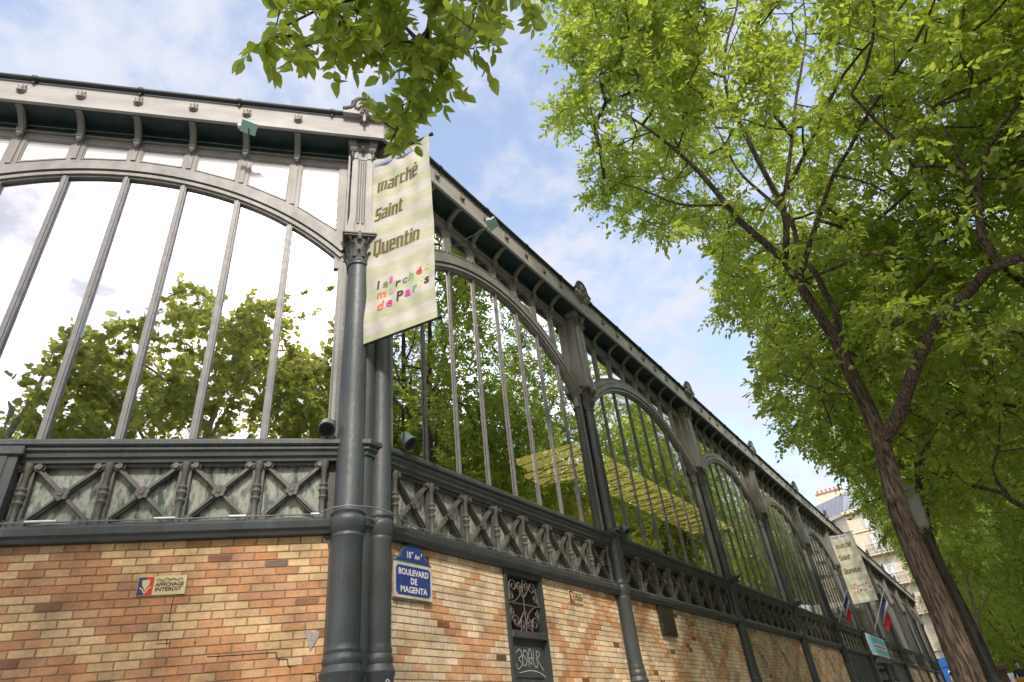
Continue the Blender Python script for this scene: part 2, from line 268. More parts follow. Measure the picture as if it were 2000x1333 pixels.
def text_mesh(txt, size, bold=0, shear=0, align='CENTER', sx=1):
    cu = bpy.data.curves.new('t', 'FONT'); cu.body = txt; cu.size = size; cu.offset = bold; cu.shear = shear; cu.align_x = align; cu.resolution_u = 3
    o = bpy.data.objects.new('t', cu); C.objects.link(o); bpy.context.view_layer.update()
    me = bpy.data.meshes.new_from_object(o.evaluated_get(bpy.context.evaluated_depsgraph_get())); bpy.data.objects.remove(o)
    for v in me.vertices: v.co = Vector((v.co.x * sx, 0, v.co.y))
    return me
def add_text(mb, txt, size, x, z, y=0, **k):
    me = text_mesh(txt, size, **k); mb.add([(v.co.x + x, y, v.co.z + z) for v in me.vertices], [tuple(p.vertices) for p in me.polygons])

# ------------------------------------------------------------------ facade frames
TH = R(42.59763505775139); P0 = Vector((-4.72288907, 4.433826, 0))
dA = Vector((sin(TH), cos(TH), 0)); nA = Vector((cos(TH), -sin(TH), 0)); dB = Vector((0, 1, 0)); nB = Vector((1, 0, 0))
RZA = math.atan2(dA.y, dA.x); RZB = pi / 2
NB = 11; BEND = 5.9 * NB
def B(s, o=0, z=0): return P0 + dB * s + nB * o + Vector((0, 0, z))
def A(s, o=0, z=0): return P0 + dA * s + nA * o + Vector((0, 0, z))
AEND = -6.186; CE = A(AEND); dC = Vector((sin(2 * TH), cos(2 * TH), 0)) * -1     # the next facade leaves away from the view
PATH = [CE + dC * 12, CE, P0, B(BEND), B(BEND) + Vector((-12, 0, 0))]
def sweep(mb, prof, path=PATH):
    # prof: (outward, z) points closed; mitred sweep
    n = len(prof); vs = []
    for i, p in enumerate(path):
        d1 = (path[i] - path[i - 1]).normalized() if i else None; d2 = (path[i + 1] - path[i]).normalized() if i < len(path) - 1 else None
        d1 = d1 or d2; d2 = d2 or d1
        n1 = Vector((d1.y, -d1.x, 0)); n2 = Vector((d2.y, -d2.x, 0)); nn = (n1 + n2).normalized(); k = 1 / max(.3, nn.dot(n1))
        vs += [tuple(p + nn * o * k + Vector((0, 0, z))) for o, z in prof]
    mb.add(vs, [(i * n + j, i * n + (j + 1) % n, (i + 1) * n + (j + 1) % n, (i + 1) * n + j) for i in range(len(path) - 1) for j in range(n)])
    mb.add(vs[:n], [tuple(range(n))]); mb.add(vs[-n:], [tuple(range(n))[::-1]])

hall = thing('market_hall', 'brick and cast iron covered market hall with tall arched windows', 'market hall', (0, 0, 0))
def sw(name, prof, m): b = MB(); sweep(b, prof); return b.build(name, M[m], hall)
# cornice
sw('fascia', [(.30, 9.17), (.335, 9.17), (.335, 9.57), (.30, 9.57)], 'fascia')
sw('fascia_bead', [(.337, 9.17), (.345, 9.173), (.345, 9.19), (.337, 9.193)], 'fascia')
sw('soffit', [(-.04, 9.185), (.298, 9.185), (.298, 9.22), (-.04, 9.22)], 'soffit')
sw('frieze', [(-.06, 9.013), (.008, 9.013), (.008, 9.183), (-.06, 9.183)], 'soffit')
sw('architrave', [(-.08, 8.984), (.012, 8.984), (.026, 8.99), (.026, 9.006), (.014, 9.012), (-.08, 9.012)], 'taupe')
b = MB(); gp = [(.362 + .038 * cos(a), 9.60 + .038 * sin(a)) for a in [2 * pi * k / 12 for k in range(12)]]; sweep(b, gp)
b.s = [True] * len(b.s); gut = b.build('gutter', M['gutter'], hall)
k = MB(); k.lathe([(.046, -.03), (.05, -.02), (.05, .02), (.046, .03)], 0, 0, 12); k.box(-.012, .012, -.09, .0, -.012, .012); ME_col = k.mesh('gutter_collar', M['gutter'])
for i in range(34):
    s_ = -5.6 + i * 1.25 if i < 5 else 1.1 + (i - 5) * 1.25; f_ = A if i < 5 else B; obj('gutter_collar', ME_col, gut, f_(s_, .362, 9.60), (pi / 2, 0, (RZA if i < 5 else RZB) + pi / 2))
# balustrade rails, sill
sw('rail_cap', [(-.16, 4.495), (.12, 4.495), (.135, 4.51), (.135, 4.552), (.12, 4.567), (-.16, 4.572)], 'dark')
sw('rail_moulding', [(-.14, 4.35), (.045, 4.35), (.05, 4.385), (.075, 4.40), (.08, 4.44), (.105, 4.46), (.105, 4.492), (-.14, 4.492)], 'dark')
sw('sill', [(-.12, 3.585), (.06, 3.585), (.075, 3.62), (.10, 3.64), (.11, 3.70), (.085, 3.735), (-.12, 3.735)], 'dark')
sw('plinth', [(-.3, GZ - .1), (.05, GZ - .1), (.05, GZ + .32), (.02, GZ + .36), (-.3, GZ + .36)], 'kerb')

# ---- bay meshes in local x (along), y (inward), z; bay half width 2.95
RA, ZC = 3.72, 4.57
def arc(r, x): return ZC + math.sqrt(max(0, r * r - x * x))
def ringmesh(mb, r0, r1, xa, y0, y1, n=44):
    a0 = math.asin(xa / r0)
    inner = [(r0 * sin(-a0 + 2 * a0 * i / n), ZC + r0 * cos(-a0 + 2 * a0 * i / n)) for i in range(n + 1)]; outer = [(r1 * sin(-a0 + 2 * a0 * i / n), ZC + r1 * cos(-a0 + 2 * a0 * i / n)) for i in range(n + 1)]
    vs = []
    for (a, c), (e, f) in zip(inner, outer): vs += [(a, y0, c), (e, y0, f), (e, y1, f), (a, y1, c)]
    mb.add(vs, [(4 * i + j, 4 * i + (j + 1) % 4, 4 * i + 4 + (j + 1) % 4, 4 * i + 4 + j) for i in range(n) for j in range(4)])
    mb.add(vs[:4], [(0, 1, 2, 3)]); mb.add(vs[-4:], [(3, 2, 1, 0)])
wf = MB(); ringmesh(wf, RA, 4.035, 2.71, -.0, .06); ringmesh(wf, RA + .03, RA + .08, 2.71, -.028, .0); ringmesh(wf, RA + .10, RA + .19, 2.72, -.05, .0); ringmesh(wf, RA + .205, RA + .225, 2.72, -.03, .0)
for sx in (-1, 1):
    for (x0, x1, y0, y1, z1) in ((2.69, 2.90, .012, .08, 7.30), (2.72, 2.755, -.012, .012, 7.28), (2.79, 2.86, -.02, .012, 7.27)): wf.box(min(sx * x0, sx * x1), max(sx * x0, sx * x1), y0, y1, 4.57, z1)
ME_winframe = wf.mesh('window', M['taupe'])
sp = MB(); ST = [i * .68 for i in range(-3, 4)]
for x in ST: sp.box(x - .078, x + .078, .006, .13, arc(4.0, abs(x) + .08), 8.95); sp.box(x - .03, x + .03, -.01, .006, arc(4.06, abs(x) + .03), 8.88)
for sx in (-1, 1):
    x0, x1 = sorted((sx * 2.635, sx * 2.92)); sp.box(x0, x1, .006, .14, 7.0, 8.95)
sp.box(-2.9, 2.9, .008, .12, 8.874, 8.982)
edges = [-2.64] + [v for x in ST for v in (x - .078, x + .078)] + [2.64]
for i in range(0, len(edges), 2):                      # thin bead round every pane
    xa, xb = edges[i] + .003, edges[i + 1] - .003; zt = 8.872
    sp.box(xa, xb, .014, .06, zt - .018, zt - .002)
    for x in (xa, xb - .016): sp.box(x, x + .016, .014, .06, arc(4.0, max(abs(x), abs(x + .02))), zt - .024)
    sp.bar((xa, arc(4.055, xa)), (xb, arc(4.055, xb)), .022, -.008, .05)
ME_span = sp.mesh('spandrel_frame', M['taupe'])
def tilted(poly, y, j):                                # glass pane with a hair of tilt
    ax, az = random.gauss(0, j), random.gauss(0, j); cx = sum(p[0] for p in poly) / len(poly); cz = sum(p[1] for p in poly) / len(poly)
    return [(x, y + (x - cx) * ax + (z - cz) * az, z) for x, z in poly]
def glass_mesh():
    g = MB(); xs = [-2.70] + [i * .682 for i in range(-3, 4)] + [2.70]
    for a, c in zip(xs, xs[1:]):
        poly = [(a + .001, 4.55), (c - .001, 4.55)] + [(c + (a - c) * k / 5 + (-.001 if k == 0 else .001 if k == 5 else 0), arc(RA + .04, c + (a - c) * k / 5)) for k in range(6)]
        v = tilted(poly, .042, .0008); g.add(v, [tuple(range(len(v)))])
    return g
def span_glass():
    g = MB()
    for i in range(0, len(edges), 2):
        xa, xb = edges[i] - .02, edges[i + 1] + .02; v = tilted([(xa, arc(3.96, xa)), (xb, arc(3.96, xb)), (xb, 8.90), (xa, 8.90)], .03, .0012); g.add(v, [(0, 1, 2, 3)])
    return g
ME_glassA = glass_mesh().mesh('glass', M['glass']); ME_glassB = glass_mesh().mesh('glass', M['glassB']); ME_span_g = span_glass().mesh('glass', M['glassB']); ME_span_gA = span_glass().mesh('glass', M['glassS'])
ME_mul = []; ME_mulB = []
for i in range(4):
    mu = MB(); x = i * .682; zt = arc(RA, x + .03) + .02
    mu.box(-.037, .037, .0, .036, 4.565, zt); mu.box(-.02, .02, -.014, .0, 4.565, zt - .005); ME_mul.append(mu.mesh('mullion', M['mull'])); mu = MB(); mu.box(-.017, .017, .014, .037, 4.565, zt); mu.box(-.008, .008, .006, .014, 4.565, zt - .005); ME_mulB.append(mu.mesh('mullion', M['mull']))
# lattice panel
la = MB(); HW, Z0, Z1 = .30, 3.737, 4.347; ZM = (Z0 + Z1) / 2
for s in (-1, 1):
    la.bar((-HW * s, Z0), (HW * s, Z1), .048, -.012 - .002 * s, .03); la.bar((-HW * s, Z0 + .01), (HW * s, Z1 - .01), .02, -.032 - .002 * s, -.012)
    la.box(s * HW - .015, s * HW + .015, -.008, .035, Z0, Z1)
la.box(-HW + .016, HW - .016, -.01, .034, Z0, Z0 + .035); la.box(-HW + .016, HW - .016, -.01, .034, Z1 - .03, Z1)
for k in range(6):
    a = k * pi / 3 + .3; la.add([(.04 * cos(a) + .02 * cos(t), -.045 - .012 * (1 if i == 0 else 0), ZM + .032 * sin(a) + .02 * sin(t)) for i, t in enumerate([0] + [q * pi / 3 for q in range(6)])], [(0, 1 + (q + 1) % 6, 1 + q) for q in range(6)])
    la.tube([(.042 * cos(a), -.03, ZM + .042 * sin(a)), (.042 * cos(a), -.052, ZM + .042 * sin(a))], .025, 8)
la.tube([(0, -.03, ZM), (0, -.062, ZM)], .018, 10)
for sx in (-1, 1):
    for z in (Z0 + .03, Z1 - .03): la.tube([(sx * (HW - .05), -.01, z), (sx * (HW - .05), -.05, z)], .03, 10); la.tube([(sx * (HW - .05) + .045 * cos(t), -.02, z + .045 * sin(t)) for t in [q * pi / 5 for q in range(11)]], .009, 5, cap=False)
ME_lat = la.mesh('lattice_panel', M['lattice'])
ba = MB(); ba.lathe([(.04, Z0), (.04, Z0 + .05), (.028, Z0 + .07), (.03, Z0 + .2), (.045, Z0 + .225), (.03, Z0 + .25), (.034, Z0 + .27), (.05, Z0 + .30), (.034, Z0 + .33), (.045, Z0 + .355), (.028, Z0 + .38), (.03, Z0 + .52), (.042, Z0 + .55), (.045, Z1)], 0, -.02, 12)
ME_bal = ba.mesh('baluster', M['lattice'])
pg = MB(); v = tilted([(-HW - .02, Z0), (HW + .02, Z0), (HW + .02, Z1), (-HW - .02, Z1)], .05, .002); pg.add(v, [(0, 1, 2, 3)]); ME_pane = pg.mesh('pane', M['grime'])
lo = MB(); n = 15
for i in range(n): z = Z0 + .02 + i * (Z1 - Z0 - .03) / n; lo.add([(-HW, .02, z), (HW, .02, z), (HW, .055, z + .034), (-HW, .055, z + .034), (-HW, .024, z - .004), (HW, .024, z - .004), (HW, .06, z + .03), (-HW, .06, z + .03)], [(0, 1, 2, 3), (4, 7, 6, 5), (0, 4, 5, 1)])
lo.box(-HW, HW, .07, .09, Z0, Z1); ME_louv = lo.mesh('louvre', M['louvre'])
bp_ = MB(); bp_.box(-HW - .02, HW + .02, .03, .06, Z0, Z1); bp_.box(-HW + .03, HW - .03, .02, .03, Z0 + .04, Z1 - .04); ME_beige = bp_.mesh('infill_panel', M['beige'])
# bracket under the eave
br = MB(); n = 12
pts = [Vector((0, -.02, 8.93))] + [Vector((0, -.03 - .20 * (1 - cos(t * pi / 2)) ** 1.0, 8.93 + .26 * sin(t * pi / 2))) for t in [k / n for k in range(n + 1)]]
for i in range(len(pts) - 1): pass
curve = [(-.035 - .22 * (k / n) ** 1.7, 8.95 + .245 * (k / n) ** .8) for k in range(n + 1)]
def ribbon(mb, curve, hw, th):
    vs = []
    for i, (y, z) in enumerate(curve):
        a = curve[max(0, i - 1)]; c = curve[min(len(curve) - 1, i + 1)]; d = Vector((c[0] - a[0], c[1] - a[1])).normalized(); nx, nz = -d.y * th / 2, d.x * th / 2
        vs += [(-hw, y - nx, z - nz), (hw, y - nx, z - nz), (hw, y + nx, z + nz), (-hw, y + nx, z + nz)]
    mb.add(vs, [(4 * i + j, 4 * i + 4 + j, 4 * i + 4 + (j + 1) % 4, 4 * i + (j + 1) % 4) for i in range(len(curve) - 1) for j in range(4)]); mb.add(vs[:4], [(0, 1, 2, 3)]); mb.add(vs[-4:], [(3, 2, 1, 0)])
ribbon(br, curve, .042, .03); ribbon(br, [(y - .018, z - .012) for y, z in curve], .025, .012)
br.tube([(-.04, -.045, 8.95), (.04, -.045, 8.95)], .038, 10); br.box(-.035, .035, -.07, -.0, 8.885, 8.925, .008); br.tube([(0, -.05, 8.875), (0, -.05, 8.84)], [.03, .008], 8); br.box(-.04, .04, -.29, -.2, 9.155, 9.182, .006)
ME_brk = br.mesh('bracket', M['taupe'])
ro = MB(); ro.tube([(0, -.333, 9.395), (0, -.352, 9.395)], .058, 16); ro.tube([(0, -.345, 9.39), (0, -.385, 9.39)], [.034, .016], 12); ro.tube([(.045 * cos(t), -.358, 9.392 + .04 * sin(t)) for t in [q * pi / 8 for q in range(17)]], .008, 5)
for k in range(3):
    a = [-.75, 0, .75][k]; x, z = .045 * sin(a), 9.41 + .045 * cos(a); ro.tube([(x, -.345, z), (x * 1.6, -.37, z + .03)], [.02, .006], 6)
for s in (-1, 1): ro.tube([(s * .05, -.355, 9.40), (s * .02, -.372, 9.375), (0, -.375, 9.37)], [.012, .014, .012], 6)
ME_ros = ro.mesh('rosette', M['ros'])
cr_ = MB()
prof = [(-.30, 9.55), (.30, 9.55), (.29, 9.62), (.2, 9.66), (.155, 9.72), (.15, 9.80), (.10, 9.865), (.04, 9.89), (0, 9.895), (-.04, 9.89), (-.10, 9.865), (-.15, 9.80), (-.155, 9.72), (-.2, 9.66), (-.29, 9.62)]
cr_.prism(prof, -.435, -.30); ME_crest = cr_.mesh('crest', M['fascia'])
co = MB(); edge = prof[1:]; co.tube([(x, -.405, z + .012) for x, z in edge[1:]], .05, 10)
ME_cop = co.mesh('crest_coping', M['gutter'])
orn = MB()
for (x, z, r) in ((0, 9.72, .05), (0, 9.78, .03), (-.05, 9.68, .03), (.05, 9.68, .03), (0, 9.62, .035), (-.09, 9.64, .025), (.09, 9.64, .025), (-.13, 9.66, .018), (.13, 9.66, .018), (-.04, 9.55, .03), (.04, 9.55, .03), (0, 9.49, .022), (0, 9.44, .016), (-.05, 9.47, .016), (.05, 9.47, .016), (0, 9.40, .012)):
    orn.tube([(x, -.43 if z > 9.5 else -.33, z), (x, -.46 if z > 9.5 else -.36, z), (x * 1.0, -.48 if z > 9.5 else -.38, z + .006)], [r, r * .85, r * .3], 8)
orn.box(-.02, .02, -.436, -.4355, 9.4, 9.82)
for s in (-1, 1):
    orn.tube([(s * .01, -.437, 9.58), (s * .05, -.445, 9.60)], .012, 6); orn.tube([(s * (.03 + .06 * math.sqrt(t) * cos(t * 4)), -.445, 9.60 + .05 * sin(t * 5)) for t in [k / 12 for k in range(13)]], .01, 6); orn.tube([(s * .02, -.44, 9.5), (s * .06, -.445, 9.53), (s * .05, -.445, 9.57)], .01, 6)
ME_orn = orn.mesh('ornament', M['ros'])
# column
def column_meshes(r, y, pw=1.0):
    c = MB(); R1 = r
    c.lathe([(r * 1.45, GZ), (r * 1.45, GZ + .3), (r * 1.28, GZ + .34), (r * 1.22, 2.28), (r * 1.30, 2.31), (r * 1.34, 2.34), (r * 1.22, 2.37), (r * 1.12, 2.40), (r * 1.2, 2.43), (r * 1.16, 2.46), (r * 1.05, 2.49), (r * 1.1, 2.52), (r * 1.02, 2.55), (r, 2.58),
             (r, 3.50), (r * 1.08, 3.53), (r * 1.02, 3.56), (r * 1.16, 3.60), (r * 1.24, 3.66), (r * 1.24, 3.70), (r * 1.1, 3.735), (r * 1.16, 3.76), (r * 1.02, 3.79), (r * .97, 3.83), (r * .93, 5.4), (r * .86, 6.94), (r * .98, 6.955), (r * .98, 6.985), (r * .86, 7.0), (r * .86, 7.05)], 0, y, 28)
    cp = MB(); cp.lathe([(r * .84, 7.0), (r * .88, 7.1), (r * 1.0, 7.22), (r * 1.2, 7.34), (r * 1.1, 7.36)], 0, y, 20)
    for row, (zb, zt, out_, n_, ph) in enumerate(((7.0, 7.16, .055, 8, 0), (7.06, 7.27, .07, 8, pi / 8))):
        for k in range(n_):
            a = 2 * pi * k / n_ + ph; ca, sa = cos(a), sin(a); vs = []; N_ = 6
            for i in range(N_ + 1):
                t = i / N_; rr = r * .9 + out_ * t ** 1.5 + (.03 * max(0, t - .6)); z = zb + (zt - zb) * (t if t < .85 else .85 - (t - .85) * .6); hw = .036 * (1 - .75 * t ** 2) * (1 + .25 * sin(t * 18))
                vs += [(rr * ca - hw * sa, y + rr * sa + hw * ca, z), ((rr + .012) * ca, y + (rr + .012) * sa, z), (rr * ca + hw * sa, y + rr * sa - hw * ca, z)]
            cp.add(vs, [(3 * i + j, 3 * i + j + 1, 3 * i + 4 + j, 3 * i + 3 + j) for i in range(N_) for j in range(2)], True)
    for k in range(4):
        a = pi / 4 + k * pi / 2
        for off in (-.22, .22):
            ca, sa = cos(a + off), sin(a + off); pts = []; rs = []
            for i in range(22):
                t = i / 21; q = t * 3.4 * pi; sr = .05 * (1 - .78 * t); pts.append(((r * 1.18 + sr * cos(q)) * ca, y + (r * 1.18 + sr * cos(q)) * sa, 7.30 + sr * sin(q))); rs.append(.013 * (1 - .4 * t))
            cp.tube(pts, rs, 6)
        aa = k * pi / 2; cp.tube([(r * 1.2 * cos(aa), y + r * 1.2 * sin(aa), 7.3), (r * 1.32 * cos(aa), y + r * 1.32 * sin(aa), 7.38), (r * 1.28 * cos(aa), y + r * 1.28 * sin(aa), 7.44)], [.03, .04, .012], 8)
    h = r * 1.35; cp.box(-h, h, y - h, y + h, 7.352, 7.375, .006); cp.box(-h * 1.06, h * 1.06, y - h * 1.06, y + h * 1.06, 7.377, 7.41, .008)
    pl = MB(); q = r * 1.02 * pw; fr = [(q * 1.12, 7.41), (q * 1.1, 7.5), (q * .93, 7.72), (q * .9, 7.8), (q * .9, 8.86), (q * .98, 8.87), (q * .98, 8.92), (q * .92, 8.93), (q * .92, 9.0), (q * 1.15, 9.05), (q * 1.15, 9.09), (q * 1.35, 9.13), (q * 1.35, 9.20)]
    lay = [[(-a, y - a), (-a * .45, y - a), (-a * .45, y - a * .84), (a * .45, y - a * .84), (a * .45, y - a), (a, y - a), (a, y + a), (-a, y + a)] for a, z in fr]
    vs = [(px, py, z) for ring, (a, z) in zip(lay, fr) for px, py in ring]; pl.add(vs, [(8 * i + j, 8 * i + (j + 1) % 8, 8 * i + 8 + (j + 1) % 8, 8 * i + 8 + j) for i in range(len(fr) - 1) for j in range(8)])
    for x in (-q * .2, q * .2): pl.tube([(x, y - q * .80, 7.62), (x, y - q * .80, 8.84)], q * .14, 8)
    pl.box(-q * 1.32, -q * 1.05, y - q * .6, y + q, 7.42, 9.0, .01); pl.box(q * 1.05, q * 1.32, y - q * .6, y + q, 7.42, 9.0, .01)
    vl = MB()
    for s in (-1, 1):
        vl.tube([(s * (q * .9 + .035 * (1 - t * .7) * cos(t * 9)), y - q * 1.02, 9.02 + .04 * (1 - t * .7) * sin(t * 9)) for t in [i / 18 for i in range(19)]], .012, 6)
        vl.tube([(s * q * .9, y - q * .95, 8.98), (s * q * .95, y - q * 1.1, 8.90), (s * q * .85, y - q * 1.0, 8.84)], [.02, .026, .008], 6)
    vl.tube([(0, y - q * .95, 9.0), (0, y - q * 1.25, 9.03), (0, y - q * 1.2, 9.09)], [.02, .028, .008], 8)
    return c.mesh('column', M['dark']), cp.mesh('capital', M['lattice']), pl.mesh('pilaster', M['taupe']), vl.mesh('volute', M['lattice'])
CM_A = column_meshes(.150, -.05); CM_B = column_meshes(.122, -.04, 1.28)
def place_column(ms, loc, rz, flank=True, fl=(.26, .26)):
    c = obj('column', ms[0], hall, loc, (0, 0, rz)); obj('capital', ms[1], c); obj('pilaster', ms[2], c); obj('volute', ms[3], c)
    if flank:
        k = MB(); k.box(-fl[0], fl[1], -.005, .16, GZ, 3.584); k.box(-fl[0] * .8, fl[1] * .8, .0, .15, 3.74, 4.35); k.box(-.36, .36 if fl[1] != .16 else .14, .05, .14, 3.74, 4.35); k.box(-.19, min(.19, fl[1]), -.02, .15, 4.575, 7.41); k.box(-.25, min(.25, fl[1] + .02), .01, .14, 4.575, 7.41)
        for s, f in ((-1, fl[0]), (1, fl[1])): k.prism([(s * f * .99, 3.57), (s * f * .99, 3.42), (s * (f + .02), 3.52), (s * (f + .06), 3.57)][::s], -.004, .1)
        k.build('jamb', M['dark'], c)
    cr = obj('crest', ME_crest, hall, loc, (0, 0, rz)); obj('crest_coping', ME_cop, cr); obj('ornament', ME_orn, cr); return c

def bay(loc, rz, sx, glassme, kindf, ends=True):
    tr = dict(loc=loc, rot=(0, 0, rz), scale=(sx, 1, 1)); rot = Matrix.Rotation(rz, 3, 'Z'); lv = Vector(loc)
    wn = obj('window', ME_winframe, hall, **tr); obj('glass', glassme, wn)
    for i in range(-3, 4):
        obj('mullion', (ME_mul if glassme is ME_glassA else ME_mulB)[abs(i)], wn, (i * .682, 0, 0))
    s_ = obj('spandrel_frame', ME_span, hall, **tr); obj('glass', ME_span_gA if glassme is ME_glassA else ME_span_g, s_)
    for i in range(8):
        x = (i - 3.5) * .682; me, sub = kindf(i)
        if me is None: continue
        p = lv + rot @ Vector((x * sx, 0, 0)); o = obj(me.name.split('.')[0], me, hall, p, (0, 0, rz), (sx, 1, 1))
        if sub: obj(sub.name.split('.')[0], sub, o)
    for i in range(-4, 5):
        if abs(i) == 4 and not ends: continue
        p = lv + rot @ Vector((i * .682 * sx * (.985 if abs(i) == 4 else 1), 0, 0)); obj('baluster', ME_bal, hall, p, (0, 0, rz))
    for x in ST:
        p = lv + rot @ Vector((x * sx, 0, 0)); obj('bracket', ME_brk, hall, p, (0, 0, rz)); obj('rosette', ME_ros, hall, p - Vector((0, 0, .02)), (0, 0, rz))
bay(A(-3.093), RZA, 1, ME_glassA, lambda i: (ME_lat, ME_pane))
COLS = [.19, 5.69] + [5.9 * k for k in range(2, NB + 1)]
for k in range(NB):
    a, c = COLS[k], COLS[k + 1]
    if k == 0: kf = lambda i: (ME_lat, ME_pane if i < 7 else ME_louv)
    elif k in (5, 6): kf = lambda i: (ME_beige, None) if k != 5 or True else None
    else: kf = lambda i: (ME_lat, ME_louv)
    if k in (5, 6): kf = (lambda i: (None, None) if 1 < i < 6 else (ME_beige, None)) if k == 5 else (lambda i: (ME_beige, None))
    if k == 4: kf = lambda i: (ME_beige, None)
    bay(B((a + c) / 2), RZB, (c - a) / 5.9, ME_glassB, kf, k < 4)
place_column(CM_A, A(-.146), RZA, True, (.17, .16)); place_column(CM_A, A(-6.04), RZA, True, (.17, .17))
for k, s in enumerate(COLS): place_column(CM_B, B(s), RZB, True, (.14, .17) if k == 0 else (.15, .15))
# corner infill between the two columns
k = MB(); Pc = P0 + (nA + nB).normalized() * -.06
for (r_, z0, z1, mm) in ((.12, GZ, 9.0, 'dark'),):
    k.tube([Pc + Vector((0, 0, z0)), Pc + Vector((0, 0, z1))], r_, 10)
k.build('corner_post', M['dark'], hall)
# far bay piers on the chamfer: door surround standing in front of the lattice
k = MB(); k.box(-3.3, -.075, -.12, .0, GZ, 4.492); k.box(-3.2, -.16, -.13, -.12, 3.72, 4.40); k.box(-3.34, -.035, -.15, .02, 4.40, 4.49, .01)
k.build('doorway_surround', M['dark'], hall, A(-3.093), (0, 0, RZA))

# ---- bricks, each a bevelled block with its own colour
BH, BL = .0715, .203
def lin(r, g, b): return tuple((c / 255 / 12.92) if c / 255 < .04045 else ((c / 255 + .055) / 1.055) ** 2.4 for c in (r, g, b))
YEL = [(.62, .42, .19), (.66, .45, .22), (.58, .37, .16), (.66, .43, .2)]; ORG = [(.52, .25, .10), (.49, .22, .08), (.57, .29, .12), (.50, .235, .11), (.54, .30, .14)]
CRM = [(.80, .63, .43), (.77, .59, .38), (.83, .67, .48), (.76, .57, .36), (.79, .60, .39), (.73, .52, .30)]; OR2 = [(.68, .39, .21), (.64, .34, .17), (.72, .45, .26), (.60, .32, .16)]; DRK = [(.22, .09, .04), (.16, .10, .07), (.27, .11, .04)]
def tri(x, p): x = x % p; return abs(x - p / 2)
def bricks(x0, x1, z0, z1, style, holes=(), off=0.0):
    mb = MB(); cols = []; rows = int((z1 - z0) / BH) + 1
    for r in range(rows):
        zt = z1 - r * BH; zb = max(z0, zt - BH)
        if zt - zb < .02: continue
        c0 = int(math.floor((x0 - off) / BL)) - 1
        for c in range(c0, int((x1 - off) / BL) + 2):
            xa = off + c * BL + (BL / 2 if r % 2 else 0); xb = xa + BL; hx = 2 * c + (1 if r % 2 else 0)
            xa_, xb_ = max(xa, x0), min(xb, x1)
            if xb_ - xa_ < .02: continue
            parts = [(xa_, xb_)]
            for (h0, h1, hz0, hz1) in holes:
                if zb < hz1 - .01 and zt > hz0 + .01:
                    new = []
                    for (p, q) in parts:
                        if q <= h0 or p >= h1: new.append((p, q))
                        else:
                            if p < h0 - .02: new.append((p, h0))
                            if q > h1 + .02: new.append((h1, q))
                    parts = new
            if style == 'A':
                y = ((r + tri(hx - 2, 14)) % 13 < 4) or ((r - tri(hx + 3, 14) + 3) % 22 < 3); base = random.choice(YEL if y else ORG)
            else:
                y = ((hx + r) % 22 < 3.6) or ((hx - r + 7) % 22 < 3.6); base = random.choice(OR2 if y else CRM)
                if abs((hx + r) % 22 - 12) < 1.6 and abs((hx - r + 7) % 22 - 12) < 1.6: base = random.choice(OR2)
            q = random.random()
            if q < .018: base = random.choice(DRK)
            elif q < .05: base = random.choice(YEL if style == 'A' else OR2)
            f = random.gauss(1, .05); base = tuple(max(.01, v * f) for v in base)
            for (p, q_) in parts:
                m_ = .0028; bv = .004; j4 = [random.uniform(0, .0022) for _ in range(4)]; a, b_, lo_, hi = p + m_ + j4[0], q_ - m_ - j4[1], zb + m_ + j4[2], zt - m_ - j4[3]; yo = random.gauss(0, .0009)
                mb.add([(a, .0, lo_), (b_, .0, lo_), (b_, .0, hi), (a, .0, hi), (a + bv, -.007 + yo, lo_ + bv), (b_ - bv, -.007 + yo, lo_ + bv), (b_ - bv, -.007 + yo, hi - bv), (a + bv, -.007 + yo, hi - bv)],
                       [(4, 5, 6, 7), (0, 1, 5, 4), (1, 2, 6, 5), (2, 3, 7, 6), (3, 0, 4, 7)]); cols += [base] * 8
            # mortar backing is one sheet behind
    def quad(a, b_, lo_, hi): mb.add([(a, -.0012, lo_), (b_, -.0012, lo_), (b_, -.0012, hi), (a, -.0012, hi)], [(0, 1, 2, 3)]); cols.extend([(.27, .175, .10) if style == 'A' else (.33, .24, .15)] * 4)
    xs = sorted({x0, x1, *[h[0] for h in holes], *[h[1] for h in holes]})
    for a, b_ in zip(xs, xs[1:]):
        hz = [h for h in holes if h[0] <= a + 1e-6 and h[1] >= b_ - 1e-6]
        if hz:
            if hz[0][2] > z0: quad(a, b_, z0, hz[0][2])
            if hz[0][3] < z1: quad(a, b_, hz[0][3], z1)
        else: quad(a, b_, z0, z1)
    me = mb.mesh('brick_wall', M['brick']); at_ = me.color_attributes.new('col', 'FLOAT_COLOR', 'POINT'); arr = np.ones((len(cols), 4), np.float32); arr[:, :3] = cols; at_.data.foreach_set('color', arr.ravel()); return me
WB = .02                                                # brick face stands this far inside the column line
obj('brick_wall', bricks(-2.63 + 2.5, 2.80, GZ + .36, 3.585, 'A', off=.07), hall, A(-3.093, -WB), (0, 0, RZA))
for k in range(NB):
    a, c = COLS[k], COLS[k + 1]; mid = (a + c) / 2; hl = (c - a) / 2 - .14
    holes = []
    if k == 0: holes = [(2.40 - mid, 3.28 - mid, GZ, 3.6)]
    if k == 4: hl = -1
    if k == 5: hl = -1
    if k == 6: hl = -1
    if hl < 0: continue
    obj('brick_wall', bricks(-hl, hl, GZ + .36, 3.585, 'B', holes, off=.05 * k), hall, B(mid, -WB), (0, 0, RZB))
